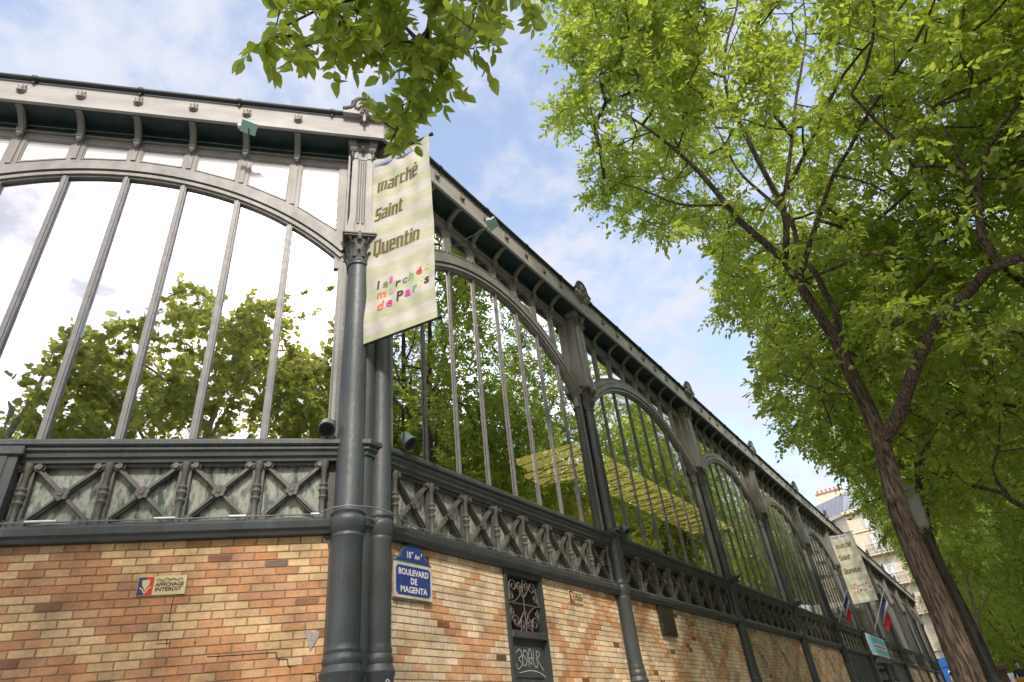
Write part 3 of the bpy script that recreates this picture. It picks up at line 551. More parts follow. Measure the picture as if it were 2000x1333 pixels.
# bay 4, 6: dark timber doors below the sill; bay 5: open entrance
for k in (4, 6):
    d = MB()
    for i in range(8):
        x = (i - 3.5) * .66; d.box(x - .315, x + .315, .02, .07, GZ, 3.58); d.box(x - .22, x + .22, .005, .02, GZ + .3, 2.1); d.box(x - .22, x + .22, .005, .02, 2.3, 3.4)
    d.build('door', M['dark'], hall, B((COLS[k] + COLS[k + 1]) / 2), (0, 0, RZB))
d = MB(); d.box(-2.7, -1.5, .0, .1, GZ, 3.58); d.box(1.5, 2.7, .0, .1, GZ, 3.58); d.box(-1.55, 1.55, -.3, .1, 3.35, 3.58); d.build('entrance_surround', M['dark'], hall, B((COLS[5] + COLS[6]) / 2), (0, 0, RZB))
# side door with scroll grille
dm = 2.84; d = MB()
for x in (-.44, .385): d.box(x, x + .055, -.01, .10, GZ, 3.59)
d.box(-.385, .385, -.008, .10, 3.52, 3.59); d.box(-.385, .385, -.03, .10, 2.78, 2.86, .006); d.box(-.384, .384, .05, .09, GZ, 2.779); d.box(-.30, .30, .035, .05, 2.35, 2.70, .006); d.box(-.30, .30, .035, .05, 1.2, 2.28, .006)
dr = d.build('side_door', M['dark'], hall, B(dm), (0, 0, RZB)); dr['label'] = 'dark green side door with scrolled iron grille'
g = MB(); g.box(-.384, .384, .092, .099, 2.861, 3.519); g.build('door_backing', M['iron'], dr)
g = MB()
def spiral(cx, cz, r0, turns, ph, s=1, end=None):
    pts = [(cx + s * r0 * (1 - .8 * t) * cos(ph + t * turns * 2 * pi), .03, cz + r0 * (1 - .8 * t) * sin(ph + t * turns * 2 * pi)) for t in [i / 26 for i in range(27)]]
    if end: pts = [(end[0], .03, end[1])] + pts
    g.tube(pts, .010, 6)
g.tube([(0, .03, 2.87), (0, .03, 3.5)], .009, 6); g.tube([(-.38, .032, 3.19), (.38, .032, 3.19)], .009, 6)
for s in (-1, 1):
    spiral(s * .22, 2.97, .085, 1.3, 0, s, (s * .3, 3.15)); spiral(s * .09, 2.95, .065, 1.3, pi, -s, (s * .02, 3.1)); spiral(s * .28, 3.08, .05, 1.2, -1, s); spiral(s * .22, 3.40, .085, 1.3, 0, s, (s * .32, 3.22)); spiral(s * .09, 3.42, .06, 1.3, pi, -s, (s * .02, 3.28)); spiral(s * .28, 3.27, .05, 1.2, 1, s)
    g.tube([(s * .36 * cos(t), .035, 3.19 + .3 * sin(t) * s) for t in [i * pi / 2 / 10 for i in range(11)]], .010, 6); g.tube([(s * .36 * (1 - cos(t)), .028, 3.19 - s * .3 * (1 - sin(t))) for t in [i * pi / 2 / 10 for i in range(11)]], .008, 6)
for x in (-.12, .13): g.tube([(x, .03, 2.87), (x + .02, .03, 3.02)], .008, 6)
g.build('grille', M['scroll'], dr)
def scribble(mb, pts, y, r=.008):
    # smooth stroke through x,z points
    P = []
    for i in range(len(pts) - 1):
        p0 = pts[max(0, i - 1)]; p1 = pts[i]; p2 = pts[i + 1]; p3 = pts[min(len(pts) - 1, i + 2)]
        for t in (0, .25, .5, .75): P.append(tuple(.5 * (2 * b + (c - a) * t + (2 * a - 5 * b + 4 * c - d) * t * t + (-a + 3 * b - 3 * c + d) * t ** 3) for a, b, c, d in zip(p0, p1, p2, p3)))
    P.append(pts[-1]); vs = []
    for i, p in enumerate(P):
        a = P[max(0, i - 1)]; c = P[min(len(P) - 1, i + 1)]; d = Vector((c[0] - a[0], c[1] - a[1])); d = d.normalized() if d.length else Vector((1, 0)); vs += [(p[0] - d.y * r / 2, y, p[1] + d.x * r / 2), (p[0] + d.y * r / 2, y, p[1] - d.x * r / 2)]
    mb.add(vs, [(2 * i, 2 * i + 1, 2 * i + 3, 2 * i + 2) for i in range(len(P) - 1)])
g = MB(); x = -.25
scribble(g, [(-.28, 2.62), (-.2, 2.66), (-.16, 2.60), (-.24, 2.55), (-.17, 2.50), (-.26, 2.44), (-.3, 2.5)], .031)
scribble(g, [(-.15, 2.56), (-.11, 2.65), (-.04, 2.62), (-.08, 2.50), (-.15, 2.49), (-.14, 2.6), (-.05, 2.52)], .0305)
scribble(g, [(-.03, 2.47), (0, 2.66), (.05, 2.64), (.04, 2.50), (-.02, 2.56), (.09, 2.57)], .0308); scribble(g, [(.1, 2.66), (.09, 2.50), (.16, 2.48), (.17, 2.65), (.24, 2.62), (.18, 2.56), (.26, 2.47), (.3, 2.44)], .0303); scribble(g, [(-.25, 2.40), (0, 2.43), (.2, 2.41), (.33, 2.36)], .0306)
scribble(g, [(.12, 2.26), (.06, 2.12), (.14, 2.14), (.08, 1.98), (.17, 2.02), (.1, 1.86), (.2, 1.9), (.14, 1.74)], .034, .012); scribble(g, [(-.25, 2.2), (-.1, 2.24), (-.2, 2.1), (-.05, 2.12), (-.1, 2.2)], .034, .006); scribble(g, [(-.2, 1.75), (-.1, 1.85), (-.05, 1.7), (.05, 1.86), (.1, 1.7)], .034, .012)
gr = g.build('graffiti', M['graff'], dr); 
g = MB(); scribble(g, [(-.02, 2.12), (0, 2.26), (.035, 2.24), (0, 2.18)], -.208, .012); scribble(g, [(.05, 2.25), (.055, 2.14), (.09, 2.14)], -.200, .012); scribble(g, [(.09, 2.25), (.105, 2.14), (.135, 2.25)], -.185, .012)
tg = g.build('graffiti_tag', M['graff'], None, B(.19), (0, 0, RZB)); tag(tg, 'white scrawled graffiti letters low on the right hand corner column', 'graffiti')
for v in tg.data.vertices: a = v.co.x / .155 - .25; v.co = Vector((.157 * sin(a), -.04 - .157 * cos(a), v.co.z))
g = MB()
for pl_, w_ in (([(1.457, 3.076), (1.453, 3.003), (1.452, 2.939), (1.456, 2.846), (1.461, 2.771), (1.469, 2.68)], .007), ([(1.377, 2.699), (1.523, 2.697), (1.667, 2.691), (1.79, 2.69)], .006), ([(1.809, 2.567), (2.079, 2.563), (2.376, 2.562), (2.386, 2.508), (2.477, 2.497), (2.486, 2.439), (2.603, 2.426), (2.616, 2.377), (2.725, 2.36), (2.733, 2.299)], .008)):
    for a_, c_ in zip(pl_, pl_[1:]): g.bar((a_[0], a_[1]), (c_[0], c_[1]), w_, -.0075 - .0002 * random.random(), -.002)
g.build('crack', M['crack'], hall, A(-3.093, -WB), (0, 0, RZA))
# dark board plaque
g = MB(); g.box(-.32, .32, -.05, .0, 3.085, 3.585, .008); g.box(-.28, .28, -.056, -.05, 3.12, 3.56, .004); tag(g.build('board', M['wood'], None, B(7.43), (0, 0, RZB)), 'blank dark brown board on the brick wall right under the sill', 'board')

# interior: roof, floor, back wall, yellow canopies
IN = [CE + dC * 12, CE, P0.copy(), B(BEND), B(BEND) + Vector((-26, 0, 0)), CE + dC * 12 + Vector((-14, 0, 0))]
k = MB(); k.add([tuple(p + Vector((0, 0, GZ + .02))) for p in [P + (Vector((-8, 30, 0)) - Vector((P.x, P.y, 0))).normalized() * .3 for P in IN]], [tuple(range(6))]); k.build('hall_floor', M['floor'], hall)
k = MB(); y0, y1 = 5.0, 4.43 + BEND
def roofq(xa, za, xb, zb, ya=y0, yb=y1): k.add([(xa, ya, za), (xa, yb, za), (xb, yb, zb), (xb, ya, zb), (xa, ya, za + .1), (xa, yb, za + .1), (xb, yb, zb + .1), (xb, ya, zb + .1)], [(0, 1, 2, 3), (7, 6, 5, 4), (0, 4, 5, 1), (3, 2, 6, 7), (1, 5, 6, 2), (0, 3, 7, 4)])
roofq(-4.55, 9.55, -8.8, 10.2); roofq(-8.8, 10.2, -12.5, 10.5, y0, 18); roofq(-8.8, 10.2, -12.5, 10.5, 34, y1); roofq(-12.5, 10.5, -20, 12); roofq(-20, 12, -33, 8.8)
k.add([tuple(A(.2, .2, 9.6)), (-16, 5, 12.1), (-16, -2, 10.5), tuple(CE + Vector((0, 0, 9.6)))], [(0, 1, 2, 3)])
k.box(-33.2, -33, y0, y1, GZ, 2.5); k.build('roof', M['roofdark'], hall)
k = MB(); k.box(-16.3, -16, -1, 5.0, GZ, 12.1); q0, q1 = CE + dC * .4, CE + dC * 12; nn_ = Vector((-dC.y, dC.x, 0)) * .12
k.add([tuple(p + o_ + Vector((0, 0, z))) for z in (GZ, 9.6) for p, o_ in ((q0, nn_ * 0), (q1, nn_ * 0), (q1, nn_), (q0, nn_))], [(0, 1, 2, 3), (4, 7, 6, 5), (0, 4, 5, 1), (1, 5, 6, 2), (2, 6, 7, 3), (3, 7, 4, 0)]); k.build('side_wall', M['roofdark'], hall)
k = MB(); k.box(-33, -5, y1 + .02, y1 + .25, GZ, 9.6); k.build('end_wall', M['stone'], hall)
k = MB(); k.add([(-8.8, 18, 10.25), (-8.8, 34, 10.25), (-12.5, 34, 10.55), (-12.5, 18, 10.55)], [(0, 1, 2, 3)]); yr = k.build('yellow_rooflight', M['yellow'], hall); k = MB()
for i in range(22): k.box(-12.5, -8.8, 18.2 + i * .74, 18.24 + i * .74, 10.17, 10.19)
for i in range(18): k.tube([(-8.9, 18.2 + i * .85, 10.0), (-12.3, 18.2 + (i + 1.6) * .85, 10.1)], .022, 5); k.tube([(-12.3, 18.2 + i * .85, 10.02), (-8.9, 18.2 + (i + 1.6) * .85, 10.02)], .022, 5)
k.build('rooflight_bars', M['dark'], yr)
for (ya, yb, x_, zc_, rad, zr) in ((16, 25.5, -8.9, 6.6, 1.7, 1.6), (31, 37, -8.6, 6.6, 1.8, 1.6)):
    n = 18; prof_ = [(x_ + rad * cos(pi * i / n), zc_ + zr * sin(pi * i / n)) for i in range(n + 1)]
    k = MB(); k.add([(px, yy, pz) for yy in (ya, yb) for px, pz in prof_], [(i, i + 1, n + 2 + i, n + 1 + i) for i in range(n)], True); vt = k.build('inner_canopy', M['yellow'], hall)
    k = MB(); ms = int((yb - ya) / .9); sc_ = lambda P_, f: (x_ + (P_[0] - x_) * f, zc_ + (P_[1] - zc_) * f)
    for j in range(ms + 1):
        yy = ya + (yb - ya) * j / ms; k.tube([(sc_(P_, 1.02)[0], yy, sc_(P_, 1.02)[1]) for P_ in prof_], .028, 5)
    for j in range(ms):
        for i in range(0, n, 3):
            a0_, b0_ = ya + (yb - ya) * j / ms, ya + (yb - ya) * (j + 1) / ms; a = sc_(prof_[i], 1.02); c = sc_(prof_[min(n, i + 3)], 1.02); k.tube([(a[0], a0_, a[1]), (c[0], b0_, c[1])], .018, 4); k.tube([(a[0], b0_, a[1]), (c[0], a0_, c[1])], .018, 4)
    for xx in (x_ - rad, x_ + rad): k.tube([(xx, ya, zc_), (xx, yb, zc_)], .05, 6)
    k.build('canopy_frame', M['dark'], vt)
k = MB(); k.box(-8.3, -8.25, 10.6, 13.2, 5.9, 7.7); sc1 = k.build('inner_screen', M['yellow'], hall); k = MB()
for i in range(9): k.box(-8.24, -8.2, 10.6 + i * .32, 10.64 + i * .32, 5.9, 7.7)
k.tube([(-8.2, 10.5, 7.7), (-8.2, 13.3, 7.7)], .04, 6); k.tube([(-8.2, 10.5, 7.1), (-8.2, 13.3, 7.1)], .03, 6); k.build('screen_bars', M['dark'], sc1)
k = MB()
for j in range(12): yy = y0 + j * 5.9; k.tube([(-10.8, yy, GZ), (-10.8, yy, 10.6)], .09, 10); k.tube([(-14.9, yy, GZ), (-14.9, yy, 11.3)], .09, 10)
k.build('inner_column_row', M['dark'], hall)['kind'] = 'stuff'
# cable under the eave on the chamfer face, conduit on the sill
k = MB(); k.tube([A(-6, .03, 9.08), A(-4.4, .05, 9.06), A(-3, .05, 9.07), A(-1.6, .05, 9.055), A(-.3, .04, 9.06)], .006, 5); k.build('cable', M['mull'], hall)
k = MB(); k.tube([A(-6, .06, 3.752), A(-3.1, .09, 3.76), A(-1.7, .1, 3.755), A(-.45, .09, 3.765), A(-.3, .2, 3.79), A(-.146, .25, 3.79), P0 + (nA + nB).normalized() * .2 + Vector((0, 0, 3.79)), B(.19, .2, 3.785), B(.36, .17, 3.76), B(.7, .11, 3.745), B(5.3, .10, 3.75)], .008, 5)
k.build('cable', M['mull'], hall)
for a_, c_ in ((-2.95, -2.7), (-1.9, -1.72), (-1.25, -1.1), (-.5, -.42)): k = MB(); k.tube([A(a_, .105, 3.765), A(c_, .105, 3.765)], .012, 6); k.build('conduit_clip', M['white'], hall)

# ------------------------------------------------------------------ banners
GL = {'m': [(0, 0, 1.1, 5), (2.1, 0, 3.2, 5), (4.2, 0, 5.3, 5), (0, 4.3, 5.0, 5)], 'a': [(.2, 4.3, 3.2, 5), (2.4, 0, 3.5, 4.6), (0, 0, 1.1, 2.9), (0, 2.3, 2.6, 2.9), (0, 0, 2.6, .7)], 'r': [(0, 0, 1.1, 5), (1.0, 4.2, 2.5, 5)], 'c': [(0, 0, 1.1, 5), (1, 4.3, 2.8, 5), (1, 0, 2.8, .7)],
      'h': [(0, 0, 1.1, 7), (2.4, 0, 3.5, 4.6), (1, 4.3, 3.1, 5)], 'e': [(0, 0, 1.1, 5), (1, 4.3, 3.2, 5), (2.4, 2.2, 3.5, 4.6), (1, 2.2, 2.6, 2.9), (1, 0, 3.2, .7)], 'S': [(0, 3.2, 1.1, 6.6), (0, 5.9, 3.4, 6.6), (0, 3.0, 3.4, 3.8), (2.3, 0, 3.4, 3.6), (0, 0, 3.0, .8)],
      'i': [(0, 0, 1.1, 5), (0, 5.7, 1.1, 6.7)], 'n': [(0, 0, 1.1, 5), (2.4, 0, 3.5, 4.6), (1, 4.3, 3.1, 5)], 't': [(.4, 0, 1.5, 6.6), (0, 4.3, 2.6, 5), (1.3, 0, 2.6, .7)], 'Q': [(0, 0, 1.1, 6.7), (2.9, 0, 4.0, 6.7), (.5, 6, 3.5, 6.7), (.5, 0, 3.5, .8), (1.5, -1.1, 2.7, .4)], 'u': [(0, 0, 1.1, 5), (2.4, 0, 3.5, 5), (.5, 0, 3.0, .7)]}
GL['E'] = GL['e'] + [(1.4, 5.8, 2.4, 6.8)]
def blocktext(mb, s, x, z, u, y, shear=.12):
    uz = u * 1.12; u = u * .82
    for ch in s:
        g_ = GL[ch]; wd = max(q[2] for q in g_)
        for j, (a, c, d_, e) in enumerate(g_):
            yy = y - j * .00025
            mb.add([(x + (a + c * shear) * u, yy, z + c * uz), (x + (d_ + .35 + c * shear) * u, yy, z + c * uz), (x + (d_ + .35 + e * shear) * u, yy, z + e * uz), (x + (a + e * shear) * u, yy, z + e * uz)], [(0, 1, 2, 3)])
        x += (wd + .75) * u
    return x
BW, BZ0, BZ1 = .985, 5.74, 8.85
def wavef(x, z): return .009 * sin(x * 23 + sin(z * 3) * 2) * (.4 + .6 * abs(sin(z * 1.3))) + .012 * sin(z * 9 + x * 6) * .5 + .018 * sin(z * 1.7 + x * 2.2) * (x / BW) + .010 * sin(z * 4.1 - x * 3) + .022 * sin(x * pi / BW)
def make_banner(label, loc, rz):
    t = thing('banner', label, 'banner', loc, rz, 'market banners hung on the facade columns')
    c = MB(); nx, nz = 40, 70
    c.add([(x, wavef(x, z), z - (.02 * sin(x / BW * pi) if z > BZ1 - .1 else 0)) for j in range(nz + 1) for i in range(nx + 1) for x, z in [(BW * i / nx, BZ0 + (BZ1 - BZ0) * j / nz)]], [(j * (nx + 1) + i, j * (nx + 1) + i + 1, (j + 1) * (nx + 1) + i + 1, (j + 1) * (nx + 1) + i) for j in range(nz) for i in range(nx)], True)
    cl = c.build('cloth', M['banner'], t, (0, 0, -BZ0)); 
    def deform(mb): mb.v = [(x, y + wavef(x, z), z) for x, y, z in mb.v]; return mb
    for wd_, x_, z_, u_ in (('marchE', .13, 8.20, .0315), ('Saint', .10, 7.66, .0305), ('Quentin', .10, 7.06, .0305)): k = MB(); blocktext(k, wd_, x_, z_, u_, -.006); deform(k).build('word', M['olive'], cl)
    for (txt, x, z, s_, mm) in (('l', .16, 6.50, .17, 'ink'), ('e', .235, 6.50, .17, 'olive2'), ('s', .33, 6.53, .17, 'pink'), ('m', .16, 6.35, .17, 'orange'), ('a', .33, 6.36, .17, 'cream2'), ('r', .43, 6.42, .17, 'ink'), ('c', .52, 6.44, .17, 'violet'), ('h', .61, 6.45, .17, 'leafgreen'), ('é', .72, 6.48, .17, 'red'), ('s', .83, 6.52, .17, 'gold'),
                                ('d', .17, 6.16, .19, 'orange'), ('e', .29, 6.18, .19, 'magenta'), ('P', .44, 6.20, .19, 'ink'), ('a', .56, 6.22, .19, 'magenta'), ('r', .67, 6.24, .17, 'leafgreen'), ('i', .76, 6.27, .17, 'gold'), ('s', .83, 6.30, .19, 'ink')):
        k = MB(); add_text(k, txt, s_, x, z, -.006, bold=.004, align='LEFT', shear=.1); deform(k).build('letter', M[mm], cl)
    for q in range(2):
        k = MB(); add_text(k, ['tous les marchés découverts', 'et couverts de la ville'][q], .042, .5, 6.06 - q * .05, -.006, sx=.95)
        deform(k).build('small_print', M['cream2'], cl)
    k = MB(); k.box(.10, .38, -.007, -.005, 8.70, 8.75); k.box(.44, .72, -.0075, -.0055, 8.70, 8.75); deform(k).build('blue_mark', M['bluemark'], cl)
    k = MB(); k.box(.76, .80, -.007, -.005, 8.70, 8.76); deform(k).build('red_mark', M['pink'], cl)
    for z in (BZ0, BZ1):
        k = MB(); k.tube([(-.10, 0, z), (BW + .03, 0, z)], .014, 8); k.tube([(BW + .02, 0, z), (BW + .06, 0, z)], .026, 8); k.box(-.14, -.08, -.03, .03, z - .07, z + .07, .006); k.tube([(-.13, -.04, z - .05), (-.13, .04, z + .05)], .02, 6); k.build('rod', M['black'], t, (0, 0, -BZ0))
    return t
for n_, c_ in (('olive', (.15, .115, .03)), ('olive2', (.28, .27, .10)), ('pink', (.75, .12, .35)), ('orange', (.75, .16, .06)), ('cream2', (.62, .58, .45)), ('violet', (.22, .18, .32)), ('leafgreen', (.22, .42, .13)), ('gold', (.75, .62, .15)), ('magenta', (.65, .05, .25)), ('bluemark', (.25, .30, .6))): M[n_] = mat(n_ + '_print', c_, .7)
b1 = make_banner('large striped market banner on the corner column with bold letters', (-4.653, 4.301, BZ0), R(10.3))
b2 = copy_tree(b1); b2['label'] = 'small far striped market banner above the entrance with the flag'; b2.location = B(29.9, .12, 5.72); b2.rotation_euler = (0, 0, R(6)); b2.scale = (1.06, 1, 1)

# ------------------------------------------------------------------ signs
s = thing('street_sign', 'blue enamel street name plate with arched top beside the corner columns', 'street sign', B(.70, .0, 3.03), RZB)
k = MB(); W = .29; k.prism([(-W, 0), (W, 0), (W, .35), (-W, .35)], -.03, -.012); k.build('plate', M['enamelwhite'], s)
nt_ = .03
k = MB(); k.prism([(-W + .03 + nt_, .03), (W - .03 - nt_, .03), (W - .03, .03 + nt_), (W - .03, .32 - nt_), (W - .03 - nt_, .32), (-W + .03 + nt_, .32), (-W + .03, .32 - nt_), (-W + .03, .03 + nt_)], -.034, -.0305); k.build('blue_field', M['enamelblue'], s)
pts = [(-W, .353), (W, .353), (W - .01, .372), (W - .06, .385), (W - .085, .41)] + [(.2 * cos(t), .41 + .145 * sin(t)) for t in [pi * i / 14 for i in range(1, 14)]] + [(-W + .085, .41), (-W + .06, .385), (-W + .01, .372)]
k = MB(); k.prism(pts, -.03, -.012); k.build('arched_top', M['signgreen'], s)
k = MB(); cxs = [(x * .90, .372 + (z - .353) * .84) for x, z in pts]; k.prism(cxs, -.034, -.0305); k.build('arched_field', M['enamelblue'], s)
def serif(txt, size, x, z, sx=1.0, w_=.012):
    # serifed capitals: the plain letter shapes with slab feet
    k = MB(); add_text(k, txt, size, x, z, -.0355, bold=.0022, sx=sx); k.build('word', M['white'], s)
serif('BOULEVARD', .085, 0, .228, .95); serif('DE', .085, 0, .142, .95); serif('MAGENTA', .085, 0, .056, 1.0); serif('10', .092, -.075, .405, .8); serif('Arr', .07, .06, .405, .8); serif('e', .045, -.018, .455); serif('t', .045, .125, .45)
def notice(label, loc, rz):
    s = thing('notice_plate', label, 'notice', loc, rz, 'bill posting notices on the brick wall'); W, H = .2, .165
    k = MB(); k.box(-W, W, -.016, -.004, 0, H, .002); k.build('plate', M['signyellow'], s)
    k = MB(); k.add([(-W + .004, -.018, .005), (-W + .055, -.018, .005), (-W + .07, -.018, H - .005), (-W + .004, -.018, H - .005)], [(0, 1, 2, 3)]); k.build('navy_panel', M['navy'], s)
    k = MB(); k.add([(-W + .056, -.018, .005), (-W + .13, -.018, .005), (-W + .13, -.018, H - .005), (-W + .071, -.018, H - .005)], [(0, 1, 2, 3)]); k.build('red_panel', M['red'], s)
    k = MB(); k.add([(-W + .035, -.0185, H - .03), (-W + .098, -.0185, H - .03), (-W + .095, -.0185, H - .075), (-W + .067, -.0185, .045), (-W + .04, -.0185, H - .075)], [(4, 3, 2, 1, 0)]); scribble(k, [(-W + .02, .07), (-W + .045, .055), (-W + .06, .03), (-W + .075, .03), (-W + .09, .055), (-W + .115, .075)], -.0187, .01); k.build('emblem', M['signyellow'], s)
    k = MB(); add_text(k, 'AFFICHAGE', .045, .063, .075, -.018, bold=.0016, shear=.1); k.build('word', M['ink'], s); k = MB(); add_text(k, 'INTERDIT', .045, .058, .034, -.018, bold=.0016, shear=.1, sx=1.12); k.build('word', M['ink'], s)
    k = MB(); scribble(k, [(-.05, .125), (-.03, .14), (0, .125), (.03, .145), (.06, .13), (.09, .14), (.12, .125), (.15, .14), (.17, .12)], -.018, .006); scribble(k, [(-.04, .12), (.02, .118), (.09, .125), (.15, .118)], -.0182, .004); k.build('ornament_line', M['ink'], s); return s
no = notice('yellow notice plate with blue and red emblem on the orange brick corner wall', A(-1.75, -WB + .007, 3.10), RZA)
for (s_, z, lab) in ((4.2, 3.33, 'weathered yellow notice plate just right of the grilled side door'), (8.65, 3.30, 'faded yellow notice plate to the right of the blank brown board'), (14.6, 3.28, 'tiny faded yellow notice plate in the third wall bay from the corner')):
    q = copy_tree(no); q['label'] = lab; q.location = B(s_, -WB + .007, z); q.rotation_euler = (0, 0, RZB)
k = MB(); k.prism([(-.05, .07), (.0, -.08), (.07, .04), (.07, .075), (.04, .09), (.01, .07), (-.02, .09), (-.065, .085)][::1], -.014, 0)
hm = k.build('mosaic_heart', mat('silver_mosaic', (.42, .38, .34), .4, .3, .6, 90, .6, 120), None, A(-.43, -WB + .002, 2.63), (0, 0, RZA)); tag(hm, 'small silvery heart shaped mosaic stuck on the brick beside the corner column', 'mosaic')

# ------------------------------------------------------------------ lamps on the building
def floodlight(label, loc, rz, tilt=0):
    t = thing('floodlight', label, 'floodlight', loc, rz, 'round floodlights on the rail')
    k = MB(); k.tube([(0, .02, -.13), (0, .02, -.02)], .016, 8); k.tube([(-.075, -.02, .06), (-.08, -.02, -.02), (-.04, .0, -.06), (.04, .0, -.06), (.08, -.02, -.02), (.075, -.02, .06)], .010, 6); k.build('bracket', M['black'], t)
    k = MB(); prof_ = [(.045, .0), (.075, .02), (.08, .06), (.082, .12), (.092, .135), (.092, .16), (.08, .162), (.07, .15)]
    k.lathe(prof_, 0, 0, 18); hd = k.build('housing', M['lampgreen'], t, (0, .04, .05), (R(150 + tilt), 0, 0))
    k = MB(); k.lathe([(.0705, .151), (.05, .156), (.01, .158)], 0, 0, 16)
    for i in range(8): a = i * pi / 8; k.tube([(.088 * cos(a), .088 * sin(a), .164), (-.088 * cos(a), -.088 * sin(a), .164)], .0025, 4)
    k.build('lens', M['black'], hd); k = MB()
    for i in range(10): a = 2 * pi * i / 10; k.box(.07 * cos(a) - .004, .07 * cos(a) + .004, .07 * sin(a) - .004, .07 * sin(a) + .004, .01, .055)
    k.build('fin', M['lampgreen'], hd); return t
fl = floodlight('round grey green floodlight on the rail left of the corner columns', A(-.40, .14, 4.70), RZA, -10)
labs = ['round grey green floodlight on the rail right of the corner columns', 'floodlight at the first column after the corner', 'floodlight at the second column after the corner', 'floodlight at the third column after the corner', 'floodlight at the fourth column after the corner']
for lab, s_ in zip(labs, [.47, 5.95, 12.0, 17.95, 23.85]):
    q = copy_tree(fl); q['label'] = lab; q.location = B(s_, .16, 4.70); q.rotation_euler = (0, 0, RZB + random.uniform(-.2, .2)); q.scale = (1, 1, 1)
# cast bosses where rail meets column
bo = MB(); bo.box(-.24, .24, -.19, -.06, 4.53, 4.60, .02); bo.box(-.20, .20, -.22, -.1, 4.60, 4.63, .01); bo.tube([(-.2, -.2, 4.565), (-.27, -.2, 4.565)], .04, 8); bo.tube([(.2, -.2, 4.565), (.27, -.2, 4.565)], .04, 8); bo.tube([(0, -.18, 4.63), (0, -.18, 4.68), (0, -.18, 4.70)], [.05, .04, .01], 8)
bme = bo.mesh('rail_boss', M['dark'])
for s_ in COLS[1:]: obj('rail_boss', bme, hall, B(s_), (0, 0, RZB))
def eavelamp(label, loc, rz, foot):
    t = thing('eave_lamp', label, 'floodlight', loc, rz, 'square floodlights under the eave')
    k = MB(); k.box(-.10, .10, -.085, .085, -.02, .02, .006); k.build('housing', M['lampglass'], t, (0, 0, 0), (R(-28), R(8), R(14)))
    k = MB(); k.box(-.14, -.10, -.03, .03, -.02, .03, .005); k.build('sensor', M['white'], t); k = MB(); k.tube([(0, 0, -.02), (foot[0] * .2, foot[1] * .3, foot[2] * .3), foot], .010, 6); k.build('arm', M['lampgreen'], t); return t
eavelamp('pale green square floodlight under the cornice on the corner face', A(-1.66, .40, 9.04), RZA, (0, .36, -.28))
e2 = eavelamp('square floodlight on a long arm under the cornice of the long facade', B(2.08, .62, 8.92), RZB, (-.10, .58, -.12)); e2.rotation_euler = (0, 0, RZB)

# ------------------------------------------------------------------ entrance sign, flags
cm = B((COLS[5] + COLS[6]) / 2)
s = thing('entrance_sign', 'pale blue and white sign panel over the market entrance', 'sign', B((COLS[5] + COLS[6]) / 2, .14, 3.66), RZB)
k = MB(); k.box(-2.6, 2.6, -.03, .03, 0, .86, .01); k.build('panel', M['white'], s)
mb_ = mat('pale_blue_print', (.18, .52, .68), .5)
k = MB(); k.box(-2.5, 2.5, -.036, -.031, .56, .80); k.box(-2.5, 2.5, -.036, -.031, .10, .30); k.box(-2.5, -1.2, -.0365, -.0315, .32, .54); k.build('stripe', mb_, s)
k = MB(); k.box(-1.1, 1.9, -.036, -.031, .40, .45); k.build('red_line', M['red'], s)
def flag(label, loc, rz, col3=True):
    t = thing('flag', label, 'flag', loc, rz, 'tricolour flags over the entrance')
    k = MB(); k.tube([(0, 0, 0), (0, -.75, 1.15)], .018, 6); k.tube([(0, -.75, 1.15), (0, -.78, 1.2)], [.03, .01], 6); k.build('pole', M['white'], t)
    for i, mm in enumerate(('navy2', 'white', 'red2')):
        k = MB(); nz = 12; W_ = .27
        vs = []
        for j in range(nz + 1):
            for q in range(5):
                f = (i + q / 4) * W_; v = j / nz * .8; top = Vector((0, -.72, 1.1)); pz = top.z - v * .55 - f * .95; py = top.y + v * .35 + f * .18; px = .06 * sin(f * 9 + v * 3) + f * .35
                vs.append((px, py + .04 * sin(f * 12 + v * 2), pz))
        k.add(vs, [(j * 5 + q, j * 5 + q + 1, (j + 1) * 5 + q + 1, (j + 1) * 5 + q) for j in range(nz) for q in range(4)], True); k.build('stripe', M[mm], t)
    return t
M['navy2'] = mat('flag_blue', (.015, .035, .16), .7); M['red2'] = mat('flag_red', (.72, .04, .04), .7)
f1 = flag('blue white and red flag hanging over the blue entrance sign', B(33.0, .2, 4.85), RZB); f1.scale = (2.0, 1.4, 1.4)
f2 = copy_tree(f1); f2['label'] = 'folded tricolour flag left of the entrance below the far banner'; f2.location = B(24.4, .12, 4.55); f2.scale = (.9, .9, .9)

# ------------------------------------------------------------------ ground
def ground(name, x0, x1, y0, y1, z, m, kind='structure', th=0):
    k = MB()
    if th: k.box(x0, x1, y0, y1, z - th, z)
    else: k.add([(x0, y0, z), (x1, y0, z), (x1, y1, z), (x0, y1, z)], [(0, 1, 2, 3)])
    o = k.build(name, M[m]); o['kind'] = kind; return o
ground('ground', -400, 400, -400, 900, GZ - .14, 'asphalt'); ground('pavement', -14, 3.0, -14, 76, GZ, 'pave', th=.13); ground('kerb', 3.002, 3.3, -14, 76, GZ + .002, 'kerb', th=.135)
ground('road', 3.302, 16, -200, 400, GZ - .136, 'asphalt'); ground('pavement', 16.3, 24, -100, 400, GZ, 'pave', th=.13); ground('kerb', 16.0, 16.298, -100, 400, GZ + .002, 'kerb', th=.135)
k = MB()
for i in range(60): k.add([(9.55, -60 + i * 6, GZ - .132), (9.7, -60 + i * 6, GZ - .132), (9.7, -57 + i * 6, GZ - .132), (9.55, -57 + i * 6, GZ - .132)], [(0, 1, 2, 3)])
k.build('road_marking', M['white'])['kind'] = 'structure'
